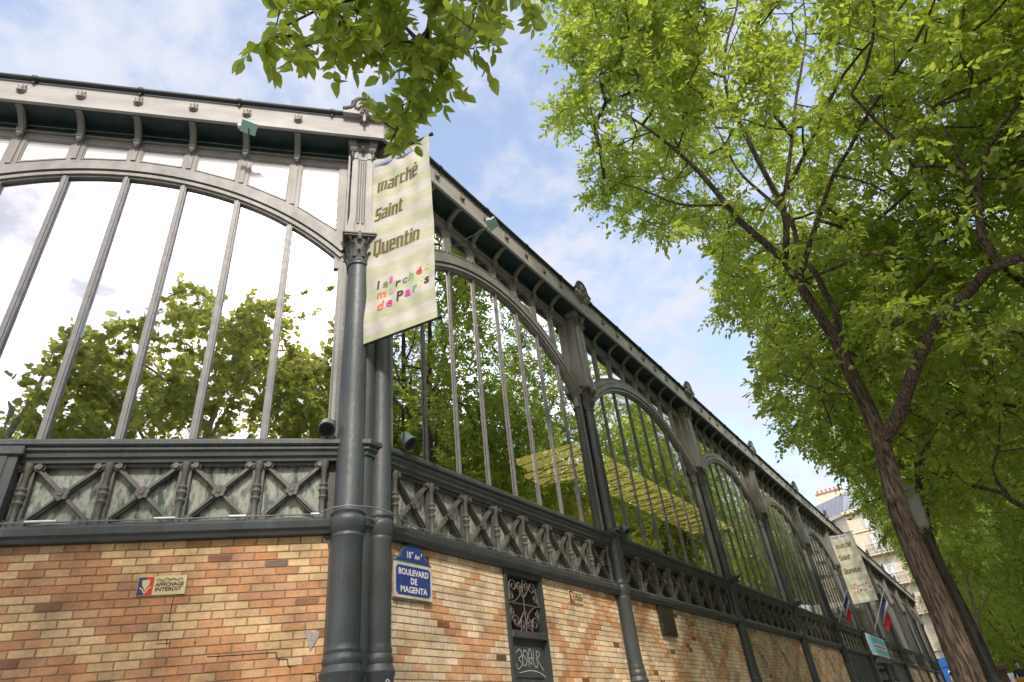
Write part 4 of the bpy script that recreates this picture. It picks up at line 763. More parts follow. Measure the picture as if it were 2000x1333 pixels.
# ------------------------------------------------------------------ trees
from mathutils import noise as MN
LEAFV = np.array([(0, 0, 0), (.26, .25, .07), (.66, .20, .05), (1, 0, -.06), (.66, -.20, .05), (.26, -.25, .07)])
NEARV = np.array([(0, 0, 0), (.13, .17, .04), (.36, .27, .07), (.68, .19, .04), (1, 0, -.08), (.68, -.19, .04), (.36, -.27, .07), (.13, -.17, .04)])
PLANEV = np.array([(0, 0, 0), (.2, .50, .04), (.62, .42, .08), (1, 0, -.06), (.62, -.42, .08), (.2, -.50, .04)])
def norm(a): return a / np.maximum(1e-9, np.linalg.norm(a, axis=-1, keepdims=True))
def leaves_mesh(name, tips, dirs, mt, size=.075, nt=3, nl=10, tl=.42, droop=.25, flat=.55, shape=LEAFV, spread=.8):
    n = len(tips); tips = np.repeat(tips, nt, 0); dirs = np.repeat(dirs, nt, 0)
    d = norm(dirs * .7 + rng.normal(size=dirs.shape) * spread * .75 + np.array([0, 0, -droop])); ln = tl * rng.uniform(.6, 1.25, (len(d), 1))
    tw0, tw1 = tips, tips + d * ln + np.array([0, 0, -droop * .15]) * ln
    side = norm(np.cross(d, np.array([0, 0, 1.0]) + rng.normal(size=d.shape) * .35))
    P = []; U = []; 
    for i in range(nl):
        f = (i + .6) / nl; s = 1 if i % 2 else -1
        P.append(tw0 + (tw1 - tw0) * f); U.append(norm(d * (.55 + .5 * (i == nl - 1)) + side * s * (.8 if i < nl - 1 else .1) + rng.normal(size=d.shape) * .28 + np.array([0, 0, -.12])))
    P = np.concatenate(P); U = np.concatenate(U); W_ = norm(np.array([0, 0, 1.0]) * flat + rng.normal(size=U.shape) * .5)
    V = norm(np.cross(W_, U)); W_ = np.cross(U, V); L_ = size * rng.uniform(.65, 1.25, (len(P), 1))
    verts = (P[:, None, :] + L_[:, None, :] * (shape[None, :, 0:1] * U[:, None, :] + shape[None, :, 1:2] * V[:, None, :] + shape[None, :, 2:3] * W_[:, None, :])).reshape(-1, 3)
    nL = len(P); S_ = len(shape); h_ = S_ // 2; fc = list(range(h_ + 1)) + [0] + list(range(h_, S_)); idx = (np.arange(nL)[:, None] * S_ + np.array(fc)[None]).ravel(); q_ = h_ + 1
    me = bpy.data.meshes.new(name); me.vertices.add(len(verts)); me.vertices.foreach_set('co', verts.astype(np.float32).ravel())
    me.loops.add(len(idx)); me.loops.foreach_set('vertex_index', idx.astype(np.int32)); me.polygons.add(nL * 2); me.polygons.foreach_set('loop_start', (np.arange(nL * 2) * q_).astype(np.int32))
    me.polygons.foreach_set('loop_total', np.full(nL * 2, q_, np.int32)); me.materials.append(mt); me.update(calc_edges=True)
    a = me.attributes.new('tint', 'FLOAT', 'POINT'); t = np.clip(rng.beta(2, 2, nL), 0, 1); a.data.foreach_set('value', np.repeat(t, S_).astype(np.float32))
    return me, (tw0, tw1)
def chains_mesh(mb, pos, par, rad, sides=7):
    n = len(pos); ch = [[] for _ in range(n)]
    for i, p in enumerate(par):
        if p >= 0: ch[p].append(i)
    starts = [(i, None) for i in range(n) if par[i] < 0]
    while starts:
        i, p = starts.pop(); pts = []; rs = []
        if p is not None: pts.append(pos[p]); rs.append(rad[i])
        while True:
            pts.append(pos[i]); rs.append(rad[i])
            if not ch[i]: break
            c = sorted(ch[i], key=lambda k: -rad[k])
            for k in c[1:]: starts.append((k, i))
            i = c[0]
        if len(pts) > 1: mb.tube([tuple(p) for p in pts], rs, 5 if rs[0] < .012 else (7 if rs[0] < .04 else sides), cap=False)
def smooth_line(pts, step=.25):
    pts = [np.array(p, float) for p in pts]; out_ = []
    for i in range(len(pts) - 1):
        p0 = pts[max(0, i - 1)]; p1 = pts[i]; p2 = pts[i + 1]; p3 = pts[min(len(pts) - 1, i + 2)]; m_ = max(1, int(np.linalg.norm(p2 - p1) / step))
        for k in range(m_): t = k / m_; out_.append(.5 * (2 * p1 + (p2 - p0) * t + (2 * p0 - 5 * p1 + 4 * p2 - p3) * t * t + (-p0 + 3 * p1 - 3 * p2 + p3) * t ** 3))
    out_.append(pts[-1]); return out_
def tree(name, label, base, limbs, att, bark='bark', leafm='leaf', group=None, leaf=None, cat='tree', grow_from=0, lab=True):
    """limbs: list of (points, r0, r1); the first is the trunk; later ones start at the nearest existing node"""
    leaf = leaf or {}; pos = []; par = []; rmin = []; plen = []
    for li, (pts, r0, r1) in enumerate(limbs):
        L_ = smooth_line(pts); 
        if li: A_ = np.array(pos); j = int(np.argmin(((A_ - L_[0]) ** 2).sum(1))); prev = j; L_ = L_[1:] if np.linalg.norm(A_[j] - L_[0]) < .3 else L_
        else: prev = -1
        for k, p in enumerate(L_): pos.append(p); par.append(prev); rmin.append(r0 + (r1 - r0) * k / max(1, len(L_) - 1)); plen.append((plen[prev] + .25) if prev >= 0 else 0); prev = len(pos) - 1
    nsk = len(pos); P = np.zeros((60000, 3)); P[:nsk] = pos; PL = np.zeros(60000); PL[:nsk] = plen; n = nsk; g0 = int(np.argmax(np.array(plen) > grow_from)) if grow_from else 0
    d0 = np.array([((P[:nsk] - a) ** 2).sum(1).min() for a in att]); order = np.argsort(d0); tips = []; dirs = []
    for ai in order:
        q = att[ai]; dd = np.sqrt(((P[g0:n] - q) ** 2).sum(1)) + .18 * PL[g0:n]; j = int(np.argmin(dd)) + g0; v = q - P[j]; dist = np.linalg.norm(v)
        if dist < .08: continue
        seg = max(1, int(dist / .3)); prev = j; perp = rng.normal(size=3) * .06 * dist
        for k in range(1, seg + 1):
            t = k / seg; p = P[j] + v * t + perp * sin(pi * t) + np.array([0, 0, -.05 * dist * sin(pi * t)])
            P[n] = p; PL[n] = PL[prev] + dist / seg; par.append(prev); rmin.append(0); prev = n; n += 1
        tips.append(prev)
    P = P[:n]; rad = np.array(rmin, float); w_ = np.zeros(n)
    for t in tips: w_[t] += .0038 ** 2.3
    for i in range(n - 1, nsk - 1, -1):
        if par[i] >= nsk: w_[par[i]] += w_[i]
    for i in range(nsk, n): rad[i] = max(.0035, w_[i] ** (1 / 2.3))
    T = P[tips]; D = norm(T - P[np.array(par)[tips]])
    base = np.array(base, float); root = thing(name, label, cat, tuple(base), 0, group)
    mb = MB(); chains_mesh(mb, [p - base for p in P[:nsk]], par[:nsk], rad[:nsk], 14); mb.build('trunk', M[bark], root)
    me, (t0, t1) = leaves_mesh('crown', T - base, D, M[leafm], **leaf); obj('crown', me, root)
    mb = MB()
    ch_par = par[:]; pos2 = [p - base for p in P]
    sub = [i for i in range(nsk, n)]; rem = {i: k for k, i in enumerate(sub)}; pp = [rem.get(par[i], -1) for i in sub]; ps = [pos2[i] for i in sub]; rs = [rad[i] for i in sub]
    # attach the first node of every branch to its skeleton point
    add_p, add_par, add_r = [], [], []
    for k, i in enumerate(sub):
        if pp[k] < 0: add_p.append(pos2[par[i]]); add_r.append(rs[k]); pp[k] = len(sub) + len(add_p) - 1
    pp += [-1] * len(add_p); ps += add_p; rs += add_r
    chains_mesh(mb, ps, pp, rs)
    vs = []; fs = []
    for a, c in zip(t0, t1):
        o = len(vs); e = .0028; vs += [a + (e, 0, 0), a + (-e, e, 0), a + (-e, -e, 0), c]; fs += [(o, o + 1, o + 3), (o + 1, o + 2, o + 3), (o + 2, o, o + 3)]
    mb.add(vs, fs); mb.build('branch', M[bark], root)
    return root
def fill(n, blobs, ok=lambda p: True, clump=.0, cs=.7, seed=0):
    """points spread through ellipsoids, thinned by a noise field so that clumps and gaps appear"""
    out_ = []; tot = sum(b[1][0] * b[1][1] * b[1][2] for b in blobs)
    while len(out_) < n:
        r = rng.random() * tot; 
        for c, s in blobs:
            r -= s[0] * s[1] * s[2]
            if r <= 0: break
        v = rng.normal(size=3); v /= np.linalg.norm(v); rr = rng.random() ** (1 / 3.6); p = np.array(c) + v * rr * np.array(s)
        if MN.noise(Vector(p * cs + seed)) < clump: continue
        if not ok(p): continue
        out_.append(p)
    return np.array(out_)
# outline of the foliage against the sky as measured in the photo, used to prune the crowns
YV = np.array([-600, 0, 45, 125, 130, 215, 290, 330, 385, 432, 455, 478, 520, 600, 645, 700, 760, 830, 890, 945, 1000, 1035, 1056, 1066, 1400.])
XV = np.array([960, 985, 985, 1045, 1075, 1068, 1100, 1128, 1112, 1195, 1290, 1335, 1382, 1378, 1445, 1475, 1450, 1490, 1565, 1645, 1668, 1690, 1780, 1870, 1970.])
def canopy_ok(p, pad=36):
    u, v, z = project(p)
    if p[0] < -4.0: return False
    if z < .5 or u < -300: return True
    return u > np.interp(v, YV, XV) + pad * 9 / max(4, z) + (12 if v > 800 else 0) + 14 * sin(v * .05)
GAPS = [(1560, 170, 30), (1700, 370, 42), (1480, 345, 22), (1830, 225, 30), (1520, 60, 26), (1930, 190, 26), (1890, 840, 24), (1360, 470, 26), (1640, 300, 18), (1770, 290, 18), (1440, 90, 16)]
def gap_ok(p):
    u, v, z = project(p)
    for gx, gy, gr_ in GAPS:
        if (u - gx) ** 2 + (v - gy) ** 2 < (gr_ * 1.45) ** 2: return False
    return True
F = lambda D, *uv: [at(u, v, D[0] + (D[1] - D[0]) * i / max(1, len(uv) - 1)) for i, (u, v) in enumerate(uv)]
# tree 1: the large elm right of the facade
trunk = [(-.47, 10.9, GZ - .1), tuple(at(1868, 1266, 11))] + F((11, 11), (1843, 1200), (1793, 1090), (1757, 1000), (1738, 930), (1722, 868), (1696, 799), (1665, 736), (1639, 678))
T1 = [(trunk, .175, .092), (F((11, 9.6), (1639, 678), (1617, 641), (1586, 594), (1560, 552), (1533, 510), (1476, 460), (1444, 431), (1397, 373), (1360, 331), (1290, 270), (1210, 215)), .078, .014),
      (F((10.2, 9.5), (1533, 510), (1536, 440), (1520, 390), (1469, 291), (1445, 240), (1418, 171), (1418, 90), (1439, 15), (1450, -80)), .052, .012),
      (F((10, 10.5), (1530, 400), (1545, 290), (1556, 186), (1568, 120), (1574, 45), (1560, -60)), .035, .01),
      (F((10, 9.0), (1524, 395), (1580, 285), (1616, 207), (1649, 144), (1685, 99), (1740, 40), (1800, -40)), .036, .01),
      (F((11, 11.5), (1639, 665), (1634, 610), (1612, 573), (1591, 531), (1560, 494), (1545, 430), (1490, 380), (1440, 330), (1400, 250)), .055, .012),
      (F((10.6, 9.8), (1562, 545), (1576, 494), (1607, 400), (1628, 342), (1661, 288), (1685, 240), (1730, 168), (1790, 78), (1826, 0), (1850, -80)), .042, .012),
      (F((11, 9.2), (1722, 868), (1754, 815), (1775, 752), (1801, 689), (1833, 626), (1880, 585), (1927, 531), (1954, 518), (2000, 502), (2070, 470), (2160, 400)), .092, .04),
      (F((9.6, 9.2), (1945, 520), (1917, 463), (1912, 394), (1912, 350), (1928, 294), (1958, 246), (2000, 186), (2060, 100)), .05, .014),
      (F((9.4, 9.0), (1908, 380), (1880, 330), (1862, 285), (1844, 249), (1820, 210), (1780, 190)), .022, .008),
      (F((10.2, 10), (1640, 520), (1700, 495), (1740, 502), (1850, 515)), .022, .008), (F((11.0, 10.4), (1700, 800), (1665, 770), (1620, 770), (1560, 745)), .022, .007),
      (F((10.2, 9.8), (1628, 342), (1700, 360), (1760, 400), (1800, 450)), .02, .007), (F((9.2, 8.4), (1420, 400), (1330, 400), (1250, 370), (1180, 350)), .022, .007)]
blobs1 = [((-.2, 10.6, 11.5), (4.6, 4.8, 4.2)), ((-1.2, 8.6, 11.0), (3.0, 3.2, 3.4)), ((-.8, 11.2, 8.0), (2.6, 3.0, 2.0)), ((2.0, 9.0, 9.0), (3.4, 3.4, 3.6)), ((0.2, 7.2, 11.5), (3.2, 2.4, 2.6)), ((-1.4, 11.0, 6.7), (1.9, 1.6, 1.3))]
T1 = [(p_, a_ * 1.12, c_ * 1.12) for p_, a_, c_ in T1]
LP = []
for pts, r0, r1 in T1:
    for p in smooth_line(pts, .3): u, v, z = project(p); LP.append((u, v, z))
LP = np.array(LP)
def limb_ok(p):
    u, v, z = project(p); near_ = (LP[:, 0] - u) ** 2 + (LP[:, 1] - v) ** 2 < 48 ** 2
    return not (near_ & (LP[:, 2] > z - .15)).any() or rng.random() < .06
at1 = fill(2900, blobs1, lambda p: canopy_ok(p) and gap_ok(p) and limb_ok(p) and not (p[2] < 6.2 and abs(p[0] + .45) < .8), -.10, .55, 3)
tree('elm_tree', 'large leaning looking elm with forked furrowed trunk nearest the long facade', (-.47, 10.9, GZ), T1, at1, group='street trees along the boulevard', leaf=dict(size=.112, nt=3, nl=11, tl=.46, droop=.3), grow_from=5.2)
el = bpy.data.objects['elm_tree']
k = MB(); kp = at(1742, 975, 10.86) - np.array([-.47, 10.9, GZ]); dr_ = norm(np.array([CAMP - at(1742, 975, 11)]))[0]; dr_[2] *= .3
k.tube([tuple(kp), tuple(kp + dr_ * .05), tuple(kp + dr_ * .07), tuple(kp + dr_ * .055)], [.075, .07, .055, .03], 14); k.build('knot', M['bark'], el)
# tree 2 right behind it, tree 3 to the right
T2 = [([(-.35, 18.2, GZ - .1), (-.33, 18.2, 3.0)] + F((18.2, 18.2), (1832, 1100), (1812, 1045), (1804, 1000), (1799, 950), (1795, 907), (1810, 868)), .15, .11), (F((18.2, 17.5), (1810, 868), (1806, 840), (1790, 790), (1783, 750), (1770, 700), (1740, 640)), .07, .02), (F((18.2, 17), (1810, 868), (1830, 835), (1870, 785), (1900, 745), (1915, 700), (1925, 640)), .075, .02), (F((18, 17), (1800, 820), (1840, 760), (1850, 700)), .03, .01), (F((18, 17), (1808, 880), (1760, 850), (1700, 830)), .03, .01)]
at2 = fill(1050, [((-.6, 18.0, 9.6), (3.8, 4.2, 4.6)), ((-1.4, 17.0, 7.2), (2.6, 2.6, 2.2)), ((1.4, 17.4, 8.4), (3.0, 3.0, 3.6))], canopy_ok, -.12, .5, 11)
tree('elm_tree', 'slimmer elm with crooked fork standing right behind the large elm', (-.35, 18.2, GZ), T2, at2, group='street trees along the boulevard', leaf=dict(size=.13, nt=3, nl=10, tl=.5, droop=.3), grow_from=5)
T3 = [([(3.3, 13.4, GZ - .1), (3.3, 13.4, 3.5), (3.1, 13.3, 5.0), (3.0, 13.1, 7.5)], .17, .10), ([(3.2, 13.35, 4.6)] + F((13.5, 12.6), (2040, 1015), (2000, 991), (1978, 979), (1960, 964), (1925, 955), (1900, 950)), .07, .03), (F((13.2, 12.8), (1968, 968), (1950, 945), (1938, 915)), .03, .012), ([(3.0, 13.1, 7.5), (2.2, 12.6, 9.5), (1.8, 12.4, 12)], .08, .02), ([(3.0, 13.1, 7.3), (4.2, 12.6, 9.5), (4.6, 12.4, 12)], .08, .02)]
at3 = fill(1050, [((2.6, 13.2, 8.6), (3.3, 3.6, 4.4)), ((1.6, 13.0, 6.6), (2.2, 2.4, 2.2))], lambda p: canopy_ok(p) and p[0] > -.2, -.12, .5, 17)
tree('elm_tree', 'elm at the right edge whose dark limb reaches into the foliage', (3.3, 13.4, GZ), T3, at3, group='street trees along the boulevard', leaf=dict(size=.12, nt=3, nl=10, tl=.46, droop=.3), grow_from=4)
# tree with the overhanging branch above the viewer
top = [at(u, v, d) for u, v, d in ((1150, -520, 2.0), (1050, -250, 1.95), (950, -100, 1.9), (850, -30, 1.95), (720, -10, 2.0), (620, 20, 2.1), (520, 70, 2.15))]
T0 = [([(2.9, .9, GZ - .1), (2.9, .9, 3.6), (2.8, 1.0, 5.2), (2.9, 1.2, 8)], .18, .09), ([(2.85, .95, 4.9), (1.9, 1.2, 5.9), (.9, 1.3, 6.1)] + top, .06, .006), ([at(860, -25, 1.95), at(835, 60, 2.15), at(815, 150, 2.4), at(790, 230, 2.6), at(755, 290, 2.8)], .011, .003), ([at(950, -100, 1.9), at(930, 0, 2.1), at(915, 80, 2.3)], .012, .003), ([(2.9, 1.1, 7), (1.5, .2, 9), (.5, -.5, 10.5)], .06, .02), ([(2.9, 1.1, 7), (4, 2, 9.5), (4.5, 2.4, 11)], .06, .02)]
near = []
def nb(u, v, d): near.append(at(u, v, d))
for _ in range(150):
    u = rng.uniform(625, 960); v = rng.uniform(-240, 70); nb(u, v, rng.uniform(1.75, 2.35))
for _ in range(44):
    t = rng.random(); u = 838 - 75 * t * t + rng.normal() * (17 - 6 * t); v = 70 + 180 * t + rng.normal() * 8; nb(u, v, 2.15 + .65 * t + rng.normal() * .06)
for u, v in ((590, 48), (560, 62), (535, 72), (512, 80), (600, 90), (575, 105), (590, 70), (545, 28), (580, 18), (640, 75), (660, 85), (690, 80), (725, 85), (745, 95), (770, 80), (880, 95), (900, 110), (925, 95), (905, 70), (860, 85)): nb(u, v, 2.05 + rng.normal() * .05)
for _ in range(26): nb(rng.uniform(940, 1030), rng.uniform(-260, 15), rng.uniform(1.8, 2.3))
def up_ok(p):
    u, v, z = project(p); return (z < .3) or v < -120 or u > 2100 or (u > 1250 and v < 60)
at0 = np.concatenate([np.array(near), fill(130, [((2.6, 1.0, 9.5), (3.5, 3.0, 3.0)), ((1.0, -.6, 10), (3, 2.6, 2.4))], up_ok, -.1, .5, 23)])
tree('elm_tree', 'tree beside the viewer whose low branch hangs down over the banner at the top', (2.9, .9, GZ), T0, at0, group='street trees along the boulevard', leaf=dict(size=.090, nt=2, nl=11, tl=.19, droop=.5, flat=.3, shape=NEARV), grow_from=4.4)
# generic trees further along, own meshes shared between copies
def generic(label, seed, n=1100, h=13.0, r=3.2, size=.165, bark='bark', leafm='leaf', shape=LEAFV, name='street_tree', loc=(0, 0, 0), low=5.0, group='street trees along the boulevard', ok=lambda p: True):
    x0, y0, _ = loc; b = np.array([x0, y0, GZ]); o = lambda x, y, z: tuple(b + np.array([x, y, z]))
    L_ = [([o(0, 0, -.1), o(.05, .02, 2), o(-.05, .05, low - 1), o(.05, 0, low)], .17, .12)]
    for k in range(5): a = 2 * pi * k / 5 + seed; L_.append(([o(.05, 0, low - .2 * k), o(.7 * cos(a), .7 * sin(a), low + 1.5), o(r * .45 * cos(a), r * .45 * sin(a), low + (h - low) * .5), o(r * .6 * cos(a + .3), r * .6 * sin(a + .3), h * .88)], .07, .015))
    bl = [(o(0, 0, low + (h - low) * .52), (r, r, (h - low) * .55)), (o(.4 * r, .1, low + 1.2), (r * .6, r * .7, 1.6)), (o(-.3 * r, -.3 * r, low + 1.5), (r * .6, r * .6, 1.8))]
    return tree(name, label, tuple(b), L_, fill(n, bl, ok, -.1, .5, seed), bark, leafm, group, dict(size=size, nt=3, nl=8, tl=.55, droop=.3, shape=shape), grow_from=low * .8)
g1 = generic('third tree along the facade in the boulevard row', 1.3, loc=(-.5, 26, 0), r=2.7, low=6.4, ok=canopy_ok)
g2 = generic('tree across the pavement at the right of the large elm', 4.1, loc=(6.0, 10.5, 0), r=4.0, h=14.5, n=1200, size=.15)
def more(src, x, y, rz, sc, label):
    c = copy_tree(src); c.location = (x, y, GZ); c.rotation_euler = (0, 0, rz); c.scale = (sc, sc, (1 if sc < .8 else sc) * random.uniform(.92, 1.06)); c['label'] = label; return c
ordn = ['fourth', 'fifth', 'sixth', 'seventh', 'eighth', 'ninth', 'tenth']
for i, y in enumerate((34, 42.5, 51, 60, 69, 79)): more(g1 if i % 2 else g2, [-.62, -.8, -.95, -1.1, -1.2, -1.4][i], y, i * 1.9, .55 if i % 2 == 0 else .7, ordn[i] + ' tree along the facade in the boulevard row')
for i, (x, y, s_) in enumerate(((6.3, 20, 1.0), (6.2, 29, .95), (5.4, 38, 1.0), (5.2, 47, 1.0), (5.6, 57, .95), (5.2, 68, 1.0), (4.6, 80, 1.05))): more(g1 if i % 2 == 0 else g2, x, y, 1 + i * 2.3, s_, 'tree of the kerb row, number ' + str(i + 2) + ' from the viewer' if False else ['nearest', 'second', 'third', 'fourth', 'fifth', 'sixth', 'farthest'][i] + ' tree in the outer row at the right along the road')
for x, y, s_, lb in ((1.6, 84, 1.15, 'tree beyond the crossing right of the cream apartment block'), (6.5, 112, 1.5, 'tall tree at the end of the boulevard behind the others'), (.8, 118, 1.5, 'tall tree at the end of the boulevard above the parked car')): more(g2, x, y, x + y, s_, lb)
for i, (x, y, s_) in enumerate(((12.5, 22, 1.2), (11.5, 36, 1.2), (10.5, 52, 1.2), (3, 92, 1.2), (-1.8, 98, 1.1), (9, 76, 1.3), (5.5, 100, 1.3))): more(g2 if i % 2 == 0 else g1, x, y, 2 + i * 1.7, s_, ['near tree across the road at the far right', 'second tree across the road', 'third tree across the road', 'tree beyond the crossing at the road edge', 'tree beyond the crossing in front of the cream apartment block', 'fourth tree across the road', 'last tree closing the view down the boulevard'][i])
for x, y, s_, lb in ((3.0, 24, .95, 'low crowned tree filling the lower right edge between the two rows'), (3.1, 40, 1.0, 'farther low crowned tree between the two rows at the right edge'), (3.6, 58, 1.0, 'distant tree between the two rows beyond the yellow barrier')):
    q = more(g2, x, y, x * 7 + y, s_, lb); q.location.z = GZ - .6
for x, y, lb in ((1.5, 66, 'low bushy tree seen under the canopy above the yellow barrier'), (4.6, 72, 'low bushy tree at the extreme lower right edge'), (-.3, 90, 'low bushy tree far off just right of the large trunk base'), (2.2, 98, 'low bushy tree at the far end of the pavement'), (7.5, 105, 'low bushy tree at the far side of the road end')):
    q = more(g2, x, y, x * 5 + y, 1.05, lb); q.location.z = GZ - 3.0
# young tree with pale bark
b = MB(); yt = thing('young_tree', 'slender young tree with pale bark and a high fork', 'tree', (-.28, 27, GZ), 0, 'street trees along the boulevard')
ybase = np.array([-.28, 27, GZ]); Y = lambda *a: [tuple(at(u, v, 27) - ybase) for u, v in a]
b.tube([(0, 0, -.1)] + Y((1932, 1290), (1921, 1250), (1908, 1210)), [.085, .07, .06, .055], 10); b.tube(Y((1909, 1213), (1897, 1170), (1888, 1130), (1872, 1100), (1864, 1085)), [.05, .045, .035, .02, .01], 8); b.tube(Y((1908, 1208), (1920, 1180), (1936, 1150)), [.035, .028, .015], 8); b.tube(Y((1888, 1135), (1891, 1115), (1884, 1080)), [.02, .015, .008], 6); b.build('trunk', M['barkp'], yt)
me, _ = leaves_mesh('crown', np.array(Y(*[(rng.uniform(1855, 1900), rng.uniform(1060, 1105)) for _ in range(26)] + [(rng.uniform(1925, 1960), rng.uniform(1110, 1150)) for _ in range(24)])) + rng.normal(size=(50, 3)) * .35, norm(rng.normal(size=(50, 3))), M['leaf'], size=.12, nt=3, nl=8, tl=.4); obj('crown', me, yt)
# plane trees across the side street, seen mirrored in the corner window
UP = [-400, -60, 0, 30, 60, 110, 150, 200, 250, 300, 325, 338, 390, 412, 430, 450, 490, 530, 560, 600, 640, 700, 900]; VP = [900, 850, 828, 800, 715, 660, 640, 640, 610, 600, 560, 522, 512, 545, 600, 622, 556, 540, 590, 602, 625, 610, 600]
nAv = np.array(nA); P0v = np.array(P0)
def mirror_ok(p):
    d = (p - P0v) @ nAv
    q = p - 2 * d * nAv; u, v, z = project(q)
    return v > np.interp(u, UP, VP) + 12
def plane_tree(label, x, y, h, r, n, seed):
    b = np.array([x, y, GZ]); o = lambda a, c, z: tuple(b + np.array([a, c, z])); L_ = [([o(0, 0, -.1), o(.1, 0, 3), o(0, .1, 7), o(.1, 0, h * .62)], .28, .14)]
    for k in range(7): a = k * 2.4 + seed; z = 4.5 + k * 1.1; L_.append(([o(.05, 0, z), o(r * .3 * cos(a), r * .3 * sin(a), z + 1.6), o(r * .75 * cos(a), r * .75 * sin(a), z + 3.2)], .08, .02))
    L_.append(([o(.1, 0, h * .6), o(.5, .2, h * .8), o(.3, .4, h * .95)], .1, .02))
    def cut(P_):
        S_ = smooth_line(P_); out = [q_ for q_ in S_ if mirror_ok(q_)]; return out if len(out) > 2 else S_[:3]
    L_ = [L_[0]] + [(cut(p_), a_, c_) for p_, a_, c_ in L_[1:]]
    at_ = fill(n, [(o(0, 0, h * .62), (r, r, h * .36))], mirror_ok, .02, .5, seed)
    return tree('plane_tree', label, tuple(b), L_, at_, 'barkp', 'leafp', 'plane trees across the side street', dict(size=.19, nt=3, nl=8, tl=.6, droop=.15, shape=PLANEV, flat=.4), grow_from=3.5)
plane_tree('tall plane tree behind the viewer, mirrored at the middle of the corner window', 2.6, -9.4, 18, 4.6, 760, 2.2)
plane_tree('tall plane tree behind the viewer, mirrored at the right of the corner window', 8.4, -7.2, 19, 4.2, 560, 5.1)
plane_tree('lower plane tree behind the viewer, mirrored at the left of the corner window', -1.8, -12.6, 16, 4.0, 480, 8.7)
# ------------------------------------------------------------------ far buildings, street furniture, people
ap = thing('apartment_block', 'cream stone apartment block with iron balconies and blue shopfront beyond the hall', 'building', (-8.4, 80, GZ))
ZF = [5.0, 8.3, 11.3, 14.5, 17.2, 19.4]
k = MB(); k.add([(0, 0, 0), (7, 0, 0), (7, 16, 0), (-7.5, 16, 0), (-7.5, 5, 0), (0, 0, 19.4), (7, 0, 19.4), (7, 16, 19.4), (-7.5, 16, 19.4), (-7.5, 5, 19.4)], [(0, 1, 6, 5), (1, 2, 7, 6), (2, 3, 8, 7), (3, 4, 9, 8), (4, 0, 5, 9)])
for z in ZF[:-1]: k.box(.002, 7, -.12, 0, z - .16, z, .02)
for x in (.0, 3.5, 6.5): k.box(x + .02, x + .45, -.06, 0, 5.1, 19.1)
k.box(-.2, 7.2, -.5, .3, 19.15, 19.45, .03); k.build('wall', M['stone'], ap)
k = MB(); a0 = math.atan2(5, -7.5); k.box(0, 9.01, 0, .35, 19.1, 19.46); k.build('cornice', M['stone'], ap, (0, 0, 0), (0, 0, a0))
k = MB(); k.add([(0, 0, 19.46), (7, 0, 19.46), (7, 16, 19.46), (-7.5, 16, 19.46), (-7.5, 5, 19.46), (.6, 1.3, 21.9), (5.8, 1.3, 21.9), (5.8, 14, 21.9), (-6.2, 14, 21.9), (-6.2, 5.9, 21.9), (1, 6, 22.6), (4.5, 6, 22.6), (-3, 9, 22.6)], [(0, 1, 6, 5), (1, 2, 7, 6), (2, 3, 8, 7), (3, 4, 9, 8), (4, 0, 5, 9), (5, 6, 11, 10), (5, 10, 12, 9), (9, 12, 8), (12, 10, 11, 7, 8), (6, 7, 11)])
for i in range(12):
    t = i / 12; k.tube([(-7.5 * t, 5 * t - .02, 19.5), (.6 - 6.8 * t, 1.3 + 4.6 * t - .02, 21.9)], .03, 4)
for i in range(12): k.tube([(.6 * i, -.02, 19.5), (.6 + .45 * i, 1.28, 21.9)], .03, 4)
rf = k.build('roof', M['zinc'], ap)
k = MB(); k.box(-2.6, .4, 4.5, 5.4, 20.5, 23.3); k.build('chimney', M['stone'], ap)
k = MB()
for i in range(6): k.tube([(-2.4 + i * .5, 4.95, 23.3), (-2.4 + i * .5, 4.95, 23.9)], [.14, .11], 8)
k.box(-2.7, .5, 4.4, 5.5, 23.3, 23.42); k.build('chimney_pot', M['terra'], ap)
wn_ = MB(); wn_.box(-.62, .62, -.03, .05, 0, 2.15); wm1 = wn_.mesh('window', M['shutter']); fr = MB()
for x in (-.62, -.04, .54): fr.box(x, x + .08, -.06, -.03, 0, 2.15)
for z in (0, 1.0, 2.07): fr.box(-.54, .54, -.055, -.03, z, z + .07)
wm2 = fr.mesh('window_frame', M['white']); cu = MB(); cu.box(-.5, -.1, -.04, -.031, .1, 2.0); cu.box(.1, .5, -.04, -.031, .1, 2.0); wm3 = cu.mesh('curtain', M['white'])
bl = MB(); bl.box(-1.3, 1.3, -.65, 0, -.14, 0, .02)
blm = bl.mesh('balcony', M['stone']); ra = MB(); ra.tube([(-1.3, -.62, .95), (1.3, -.62, .95)], .025, 5); ra.tube([(-1.3, -.62, .08), (1.3, -.62, .08)], .02, 5)
for i in range(27): x = -1.3 + i * .1; ra.tube([(x, -.62, 0), (x, -.62, .95)], .011, 4)
for i in range(13): x = -1.2 + i * .2; ra.tube([(x + .08 * cos(t), -.62, .5 + .2 * sin(t)) for t in [q * pi / 4 for q in range(9)]], .011, 4)
ram = ra.mesh('railing', M['iron'])
for z in ZF[:-1]:
    for x in (2.2, 5.0):
        o = obj('window', wm1, ap, (x, -.02, z + .15)); obj('window_frame', wm2, o); obj('curtain', wm3, o)
        if z in (8.3, 11.3, 14.5): o = obj('balcony', blm, ap, (x, -.12, z)); obj('railing', ram, o)
    for t in (.22, .7): o = obj('window', wm1, ap, (-7.5 * t, 5 * t - .02, z + .15), (0, 0, a0 + pi)); obj('window_frame', wm2, o)
k = MB(); k.box(3.0, 6.4, -.25, -.125, 0, 4.2); k.box(3.0, 6.4, -.32, -.25, 3.4, 4.1, .03); k.box(3.1, 3.5, -.3, -.25, 0, 3.3); k.box(4.6, 6.2, -.3, -.25, 0, 3.3); sf = k.build('shopfront', M['shopblue'], ap)
